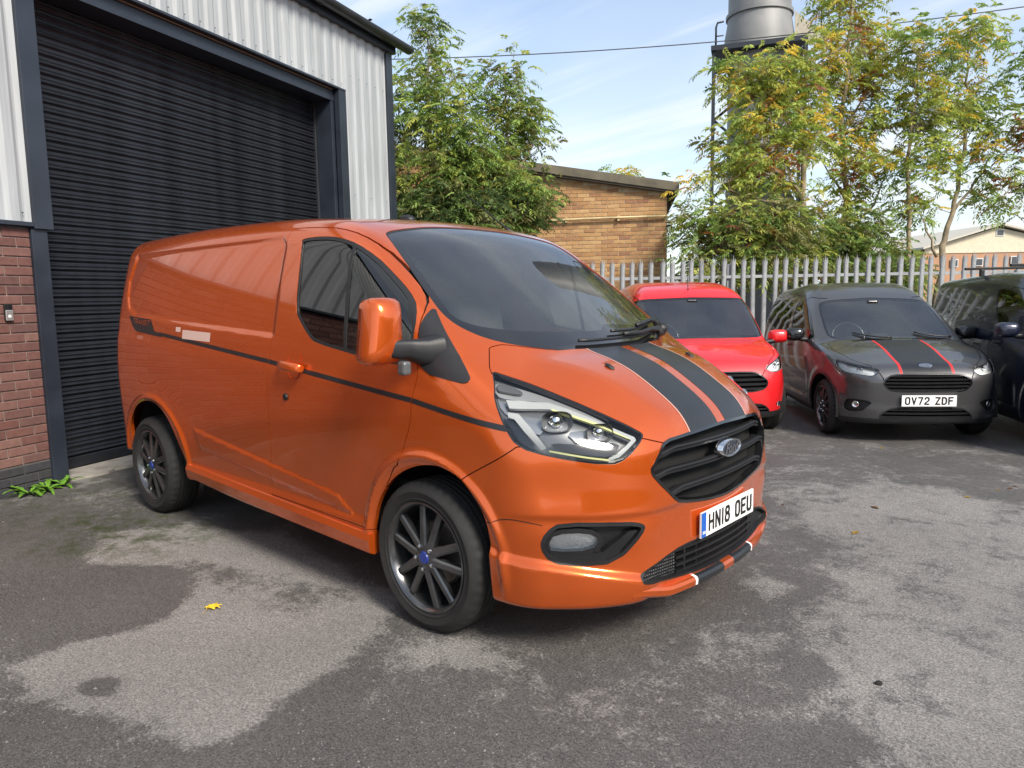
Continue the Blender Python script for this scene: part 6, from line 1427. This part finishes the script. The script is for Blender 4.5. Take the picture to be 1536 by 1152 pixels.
# ---------------------------------------------------------------- trees with pinnate leaves
LEAF = attr_mat('pinnate leaf', 'col', .5, .48, .3); BARK = simple('grey brown bark', (.26, .205, .135), .9, vary=.3, vscale=12, bump=.6, bscale=60)
def leaf_mesh(C, Dr, size, cols, droop=.55, nl=5):
    """pinnate leaves: C bases, Dr directions, size lengths, cols colours -> verts, tris, vertex colours"""
    n = len(C); Dr = Dr/np.linalg.norm(Dr, axis=1)[:, None]; up = np.array([0, 0, 1.]); side = np.cross(Dr, up); side /= np.linalg.norm(side, axis=1)[:, None].clip(1e-4)
    roll = rng.normal(0, .5, n); nrm = np.cross(side, Dr); s2 = side*np.cos(roll)[:, None]+nrm*np.sin(roll)[:, None]; n2 = np.cross(s2, Dr)
    Vs, Ts, Cs = [], [], []; base = 0
    def leaflet(p, d, w, L, col):
        nonlocal base
        a = p; b = p+d*(L*.45)[:, None]+w*(L*.17)[:, None]; c = p+d*L[:, None]+np.array([0, 0, -.12])*L[:, None]; e = p+d*(L*.45)[:, None]-w*(L*.17)[:, None]
        Vs.append(np.stack([a, b, c, e], 1).reshape(-1, 3)); i = base+np.arange(len(p))*4
        Ts.append(np.concatenate([np.stack([i, i+1, i+2], 1), np.stack([i, i+2, i+3], 1)])); Cs.append(np.repeat(col, 4, 0)); base += 4*len(p)
    for j in range(nl+1):
        t = .22+.78*j/nl; pos = C+Dr*(size*t)[:, None]+up*(-(droop*size*t*t))[:, None]; tang = Dr+up*(-2*droop*t); tang /= np.linalg.norm(tang, axis=1)[:, None]
        LL = size*(.36-.10*abs(t-.55))*rng.uniform(.8, 1.15, n); var = cols*rng.uniform(.82, 1.18, (n, 1))
        if j == nl: leaflet(pos, tang, s2, LL, var)
        else:
            for sg in (-1, 1):
                d = s2*sg*.82+tang*.55+up*-.18+rng.normal(0, .10, (n, 3)); d /= np.linalg.norm(d, axis=1)[:, None]
                w = np.cross(d, n2+rng.normal(0, .35, (n, 3))); w /= np.linalg.norm(w, axis=1)[:, None].clip(1e-4); leaflet(pos, d, w, LL, var)
    return np.concatenate(Vs), np.concatenate(Ts), np.concatenate(Cs)
PAL0 = dict(green=[(.075, .115, .022), (.095, .140, .030), (.060, .095, .022)], lime=[(.150, .180, .028), (.190, .200, .030), (.125, .165, .030)], yellow=[(.52, .34, .02), (.58, .40, .03), (.42, .32, .03)], rust=[(.22, .07, .025), (.17, .055, .03), (.30, .12, .03)], dark=[(.040, .065, .018), (.050, .075, .022), (.032, .055, .018)], olive=[(.11, .115, .030), (.13, .12, .035), (.085, .095, .028)])
PAL = {k: [tuple(min((c*.9+.1*sum(q)/3)*f, .8) for c in q) for q in v] for (k, v), f in zip(PAL0.items(), [3.0 if k == 'green' else 2.7 if k == 'lime' else 1.5 if k == 'yellow' else 1.6 if k == 'rust' else 2.2 for k in PAL0])}
def tree(name, label, stems, blobs, mixw, group=None, leaf=(.34, .5), per=9, seedv=0, cat='tree', nl=6, depth_scale=1.):
    """stems: list of [(u, v, depth) ...] with base first and radii; blobs: (u, v, depth, ru, rv, clusters) crown masses in photo pixels at a depth"""
    r = np.random.default_rng(seedv+11); b0 = stems[0][0][0]; g = at(*b0); root = empty(name, (g[0], g[1], 0)); tag(root, label, cat, group); O = np.array([g[0], g[1], 0.])
    mb = MB(); SP = []
    for pts, r0, r1 in stems:
        P = [at(*q) for q in pts]
        if P[0][2] < 1.2 or True: 
            if pts is stems[0][0] or P[0][2] < 1.9: P[0] = np.array([P[0][0], P[0][1], -.05]) if P[0][2] < 2.6 else P[0]
        Q = []
        for p_, q_ in zip(P[:-1], P[1:]): Q += [p_*(1-t)+q_*t for t in np.linspace(0, 1, 6)[:-1]]
        Q.append(P[-1]); Q = [Q[0]]+[q+r.normal(0, .025, 3) for q in Q[1:]]; rr = list(np.linspace(r0, r1, len(Q))); mb.tube([V3(q-O) for q in Q], rr, 8); SP += [(q, x) for q, x in zip(Q, rr)]
    SPp = np.array([q for q, _ in SP]); SPr = np.array([x for _, x in SP]); C, Dv, S, K = [], [], [], []
    kinds = list(mixw); w = np.array([mixw[k] for k in kinds], float); w /= w.sum()
    for (u, v, dp, ru, rv, nc) in blobs:
        c = at(u, v, dp); rx, rz = ru*dp/CAM_F, rv*dp/CAM_F
        for _ in range(int(nc*TREE_DENS*(1.3 if group == 'trees behind the unit' else 1.1))):
            a = r.normal(0, 1, 3); a /= np.linalg.norm(a); rad = r.uniform(.25, 1.)**.5
            q = c+CR*a[0]*rx*rad+np.array([CF[0], CF[1], 0])*a[1]*rx*.8*rad+np.array([0, 0, 1.])*a[2]*rz*rad
            if q[2] < .25: continue
            dist = np.linalg.norm((SPp-q)*[1, 1, 1.3], axis=1)+np.maximum(SPp[:, 2]-q[2]+.1, 0)*1.5; k = int(np.argmin(dist)); st = SPp[k]
            if dist[k] > .06:
                m = (st+q)/2+np.array([0, 0, -.05*np.linalg.norm(q-st)])+r.normal(0, .04, 3); rb = min(SPr[k]*.5, .006+.010*np.linalg.norm(q-st)); mb.tube([V3(st-O), V3(m-O), V3(q-O)], [rb, rb*.7, .004], 5, 0, False)
            kind = kinds[r.choice(len(kinds), p=w)]; out = (q-st); out = out/max(np.linalg.norm(out), .05); m_ = int(per*r.uniform(.7, 1.4))
            for _2 in range(m_):
                d = out*.5+r.normal(0, .75, 3); d[2] = d[2]*.5+.25; C.append(q+r.normal(0, .14, 3)); Dv.append(d); S.append(r.uniform(*leaf)*(.85 if kind in ('yellow',) else 1))
                kk = kind if r.random() < .85 else kinds[r.choice(len(kinds), p=w)]; K.append(PAL[kk][r.integers(3)])
    mb.build('trunk', BARK, root, None)
    Vv, T, Cc = leaf_mesh(np.array(C)-O, np.array(Dv), np.array(S), np.array(K), .55, nl)
    o = mesh_np('crown', Vv, T, LEAF, root, None, False); a = o.data.color_attributes.new('col', 'FLOAT_COLOR', 'POINT'); a.data.foreach_set('color', np.concatenate([Cc, np.ones((len(Cc), 1))], 1).astype(np.float32).ravel())
    return root
TREE_DENS = .42
def build_trees():
    mg = {'green': 5, 'olive': 2, 'lime': 3, 'dark': .8}
    tree('ash_tree', 'tall slender green ash tree beside the corner of the corrugated unit', [([(655, 420, 12.2), (652, 300, 12.2), (645, 190, 12.2), (640, 60, 12.2)], .06, .012), ([(652, 300, 12.2), (690, 210, 12.1), (700, 130, 12.1)], .03, .008), ([(650, 330, 12.2), (610, 250, 12.3), (600, 150, 12.3)], .03, .008)],
         [(640, 70, 12.2, 32, 42, 26), (615, 160, 12.3, 45, 60, 55), (675, 160, 12.1, 50, 65, 60), (640, 250, 12.2, 65, 60, 70), (700, 240, 12.0, 40, 60, 45)], mg, 'trees behind the unit', (.18, .29), 14, 1)
    tree('ash_tree', 'green ash tree with arching tips in front of the brick outbuilding', [([(765, 420, 12.4), (762, 300, 12.4), (760, 200, 12.4), (757, 95, 12.4)], .05, .01), ([(762, 290, 12.4), (795, 220, 12.3), (812, 165, 12.3)], .025, .006)],
         [(757, 105, 12.4, 22, 30, 14), (765, 180, 12.4, 42, 55, 46), (800, 190, 12.3, 26, 45, 20), (750, 255, 12.4, 55, 45, 55), (785, 285, 12.2, 45, 32, 34)], mg, 'trees behind the unit', (.18, .29), 14, 2)
    tree('elder_shrub', 'dense dark shrub growing against the brick outbuilding', [([(640, 430, 11.9), (640, 340, 11.9)], .04, .01), ([(720, 430, 11.7), (715, 350, 11.7)], .03, .01)],
         [(620, 330, 12.0, 45, 55, 80), (680, 330, 11.8, 50, 50, 85), (750, 320, 11.9, 60, 34, 70), (640, 390, 11.9, 60, 35, 60), (720, 370, 11.6, 40, 30, 40), (800, 300, 12.1, 35, 18, 20)], {'dark': 6, 'green': 3, 'olive': 1.2}, 'trees behind the unit', (.18, .30), 12, 3, 'shrub')
    tree('yellow_tree', 'small yellow treetop showing over the outbuilding roof', [([(930, 300, 24), (930, 265, 24)], .05, .02)], [(930, 268, 24, 24, 12, 40)], {'yellow': 1, 'lime': 3}, None, (.3, .45), 7, 4)
    ml = {'lime': 8, 'green': 1.6, 'yellow': 2.2, 'rust': .5, 'olive': 1.0}
    tree('autumn_tree', 'forked yellow-green autumn tree beside the steel stack', [([(1222, 430, 13.6), (1210, 345, 13.6), (1203, 300, 13.6), (1205, 200, 13.6), (1190, 110, 13.6)], .095, .018), ([(1203, 305, 13.6), (1178, 250, 13.5), (1150, 170, 13.4), (1120, 120, 13.4)], .04, .010), ([(1203, 310, 13.6), (1120, 300, 13.4), (1085, 270, 13.3)], .03, .008), ([(1204, 250, 13.6), (1235, 180, 13.7), (1240, 100, 13.7)], .035, .008)],
         [(1115, 120, 13.4, 38, 36, 40), (1170, 110, 13.5, 48, 42, 60), (1110, 200, 13.4, 38, 45, 38), (1165, 190, 13.5, 50, 45, 60), (1140, 260, 13.4, 55, 35, 50), (1225, 90, 13.6, 42, 50, 45), (1215, 190, 13.7, 38, 55, 42), (1060, 270, 13.3, 32, 18, 10), (1190, 270, 13.5, 40, 30, 26)], ml, 'autumn trees behind the fence', (.22, .36), 10, 5)
    tree('autumn_tree', 'tall autumn tree with yellow and rusty leaf clusters over the fence', [([(1258, 430, 14.2), (1262, 360, 14.2), (1270, 290, 14.2), (1262, 190, 14.2), (1275, 60, 14.2), (1280, -60, 14.2)], .085, .014), ([(1268, 300, 14.2), (1230, 240, 14.1)], .03, .008), ([(1262, 370, 14.2), (1310, 310, 14.0), (1330, 250, 14.0)], .03, .008), ([(1264, 200, 14.2), (1310, 120, 14.3)], .03, .006)],
         [(1285, 10, 14.2, 55, 45, 60), (1265, 90, 14.2, 45, 50, 50), (1320, 80, 14.3, 38, 50, 34), (1300, 160, 14.2, 48, 45, 50), (1265, 190, 14.1, 42, 50, 42), (1290, 250, 14.0, 50, 35, 40), (1250, 300, 14.1, 40, 30, 26), (1280, -70, 14.2, 60, 50, 50)], {'lime': 6, 'green': 1.6, 'yellow': 3.0, 'rust': 1.0, 'olive': 1}, 'autumn trees behind the fence', (.22, .36), 10, 6)
    tree('autumn_tree', 'leggy green autumn tree with bare lower limbs near the gable building', [([(1400, 430, 13.8), (1412, 370, 13.8), (1428, 320, 13.8), (1445, 230, 13.8), (1450, 120, 13.8), (1460, 30, 13.8)], .065, .012), ([(1364, 430, 13.6), (1366, 340, 13.6), (1362, 240, 13.6), (1375, 120, 13.6), (1385, 60, 13.6)], .05, .010), ([(1405, 385, 13.8), (1380, 320, 13.7)], .03, .008), ([(1428, 320, 13.8), (1475, 260, 13.8), (1500, 200, 13.8)], .03, .006)],
         [(1385, 90, 13.6, 42, 48, 48), (1460, 60, 13.8, 42, 45, 42), (1400, 170, 13.7, 52, 45, 58), (1465, 150, 13.8, 45, 45, 46), (1370, 240, 13.6, 38, 40, 34), (1440, 230, 13.8, 40, 34, 30), (1385, 310, 13.7, 40, 22, 20), (1470, 280, 13.8, 30, 22, 14), (1500, 210, 13.8, 30, 36, 18)], {'green': 2.6, 'lime': 6, 'yellow': 1.4, 'rust': .3, 'olive': 1}, 'autumn trees behind the fence', (.22, .36), 10, 7)
    tree('autumn_tree', 'sparse tree leaning in past the roof bars of the dark van', [([(1590, 430, 13.2), (1580, 300, 13.2), (1560, 180, 13.2), (1545, 90, 13.2)], .06, .01), ([(1580, 310, 13.2), (1520, 280, 13.2), (1490, 300, 13.2)], .02, .005)],
         [(1545, 80, 13.2, 36, 36, 26), (1560, 170, 13.2, 40, 50, 40), (1540, 260, 13.2, 40, 40, 26), (1520, 300, 13.2, 26, 20, 8), (1600, 120, 13.2, 40, 60, 30)], {'green': 4, 'lime': 3, 'rust': 1, 'olive': 1}, 'autumn trees behind the fence', (.22, .36), 8, 8)
    tree('hedge_shrub', 'low olive shrub behind the palisade fence below the steel stack', [([(1090, 440, 13.0), (1090, 380, 13.0)], .03, .01), ([(1170, 440, 13.0), (1165, 380, 13.0)], .03, .01)],
         [(1060, 340, 13.1, 50, 35, 70), (1125, 335, 13.0, 55, 38, 80), (1185, 350, 13.0, 45, 40, 60), (1080, 395, 13.0, 70, 30, 70), (1170, 400, 13.0, 70, 30, 60)], {'olive': 4, 'green': 3, 'lime': 3, 'rust': .4}, 'shrubs behind the fence', (.20, .32), 12, 9, 'shrub')
    tree('hedge_shrub', 'low green shrub behind the palisade fence below the tall autumn trees', [([(1240, 440, 13.3), (1240, 390, 13.3)], .03, .01), ([(1310, 440, 13.3), (1300, 380, 13.3)], .03, .01)],
         [(1235, 360, 13.4, 50, 35, 60), (1295, 345, 13.4, 45, 38, 60), (1270, 400, 13.3, 80, 30, 80), (1345, 410, 13.3, 50, 22, 36)], {'olive': 4, 'green': 4, 'lime': 2, 'dark': 1}, 'shrubs behind the fence', (.20, .32), 12, 10, 'shrub')
def build_small():
    # weeds at the foot of the wall
    g = ground(62, 738); root = empty('dandelion_weed', (g[0], g[1], 0)); tag(root, 'bright green dandelion weeds growing at the foot of the brick wall', 'weed')
    for j, (dx, n) in enumerate(((-.10, 11), (.05, 13), (.20, 9))):
        mb = MB(); o = GW_D*dx; 
        for k in range(n):
            a = random.uniform(0, 6.28); L = random.uniform(.12, .24); w = random.uniform(.016, .028); el = random.uniform(.35, 1.1); d = Vector((math.cos(a), math.sin(a), 0)); s = Vector((-d.y, d.x, 0)); vs = []
            m = 8
            for i in range(m+1):
                t = i/m; c = Vector((o[0], o[1], .0))+d*(L*t*math.cos(el*.6))+Vector((0, 0, L*(math.sin(el)*t-.55*t*t)+.004)); ww = w*(math.sin(math.pi*min(t*.9+.08, 1))**.8)*(1.0 if i % 2 else .55)
                vs += [c-s*ww+Vector((0, 0, ww*.4)), c, c+s*ww+Vector((0, 0, ww*.4))]
            mb.add(vs, [(3*i, 3*i+3, 3*i+4, 3*i+1) for i in range(m)]+[(3*i+1, 3*i+4, 3*i+5, 3*i+2) for i in range(m)], 0, True)
        mb.build('leaf_rosette', WEED, root)
    # fallen yellow leaf
    g = ground(318, 914); root = empty('fallen_leaf', (g[0], g[1], 0), 2.2); tag(root, 'yellow fallen leaf lying on the dry tarmac', 'leaf')
    mb = MB()
    for a, L in ((0, .055), (.75, .050), (-.75, .050), (1.5, .042), (-1.5, .042), (2.2, .026), (-2.2, .026)):
        d = Vector((math.cos(a), math.sin(a), 0)); s = Vector((-d.y, d.x, 0)); vs = []
        for t, w, z in ((0, .003, .006), (.35, .012, .012), (.7, .008, .012), (1, .0008, .005)): c = d*(L*t)+Vector((0, 0, z+random.uniform(0, .006))); vs += [c-s*w, c+Vector((0, 0, .003)), c+s*w]
        mb.add(vs, [(3*i, 3*i+3, 3*i+4, 3*i+1) for i in range(3)]+[(3*i+1, 3*i+4, 3*i+5, 3*i+2) for i in range(3)])
    mb.build('blade', simple('yellow leaf', (.62, .42, .02), .6, vary=.25, vscale=60), root)
    mb = MB(); mb.tube([(0, 0, .006), (-.03, .012, .010), (-.075, .012, .004)], [.0016, .0014, .001], 5); mb.build('stalk', simple('leaf stalk', (.35, .22, .06), .7), root)
    # dark pebble
    g = ground(1318, 1027); bm = bmesh.new(); bmesh.ops.create_icosphere(bm, subdivisions=2, radius=1)
    for v in bm.verts: n = .8+.4*random.random(); v.co = Vector((v.co.x*.016*n, v.co.y*.011*n, v.co.z*.009*n+.006))
    me = bpy.data.meshes.new('pebble'); bm.to_mesh(me); bm.free(); me.materials.append(simple('dark clod', (.015, .014, .013), .9)); o = link(bpy.data.objects.new('pebble', me)); o.location = (g[0], g[1], 0); o.rotation_euler = (0, 0, .6); tag(o, 'small black lump of debris on the open tarmac', 'debris')
    # loose grit and chippings over the near tarmac, and leaf litter by the parked vans
    n = 4200; px = rng.uniform(-60, 1600, n); py = 640+(1180-640)*rng.uniform(0, 1, n)**.75; V, T = [], []; b = 0
    for u, v in zip(px, py):
        q = ground(u, v); s = rng.uniform(.0012, .0042) if rng.random() < .96 else rng.uniform(.004, .008); a = rng.uniform(0, 6.28); c, sn = math.cos(a)*s, math.sin(a)*s; h = s*rng.uniform(.4, .9)
        V += [(q[0]+c, q[1]+sn, 0), (q[0]-sn*.8, q[1]+c*.8, 0), (q[0]-c, q[1]-sn, 0), (q[0]+sn*.8, q[1]-c*.8, 0), (q[0], q[1], h)]; T += [(b, b+1, b+4), (b+1, b+2, b+4), (b+2, b+3, b+4), (b+3, b, b+4)]; b += 5
    o = mesh_np('loose_grit', V, T, simple('grit', (.15, .14, .13), .9, vary=.6, vscale=40), None, None, False); tag(o, 'fine loose grit scattered over the tarmac yard', 'grit', kind='stuff')
def build_litter():
    n = 150; V, T, C = [], [], []; b = 0
    for _ in range(n):
        if rng.random() < .93: q = at(rng.uniform(860, 1600), 500, rng.uniform(8.5, 11.8))
        else: q = ground(rng.uniform(1150, 1536), rng.uniform(640, 800))
        a = rng.uniform(0, 6.28); L = rng.uniform(.015, .05); w = L*.35; c, s_ = math.cos(a), math.sin(a); x, y = q[0], q[1]; z = rng.uniform(.004, .012)
        V += [(x-c*L, y-s_*L, .003), (x-s_*w, y+c*w, z), (x+c*L, y+s_*L, .004), (x+s_*w, y-c*w, z)]; T += [(b, b+1, b+2), (b, b+2, b+3)]; b += 4; k = rng.random(); C += [((.40, .26, .03) if k < .35 else (.20, .10, .04) if k < .8 else (.12, .12, .03))]*4
    o = mesh_np('leaf_litter', V, T, LEAF, None, None, False); at_ = o.data.color_attributes.new('col', 'FLOAT_COLOR', 'POINT'); at_.data.foreach_set('color', np.array([(*c, 1) for c in C], np.float32).ravel()); tag(o, 'fallen autumn leaves scattered round the parked vans', 'leaf litter', kind='stuff')
WEED = simple('weed leaf', (.10, .22, .02), .5, vary=.3, vscale=20)
for _f in (build_ground, build_garage, build_outbuilding, build_fence, build_stack, build_far, build_opposite, build_cable, build_trees, build_orange, build_parked_vans, build_small, build_litter):
    _f()
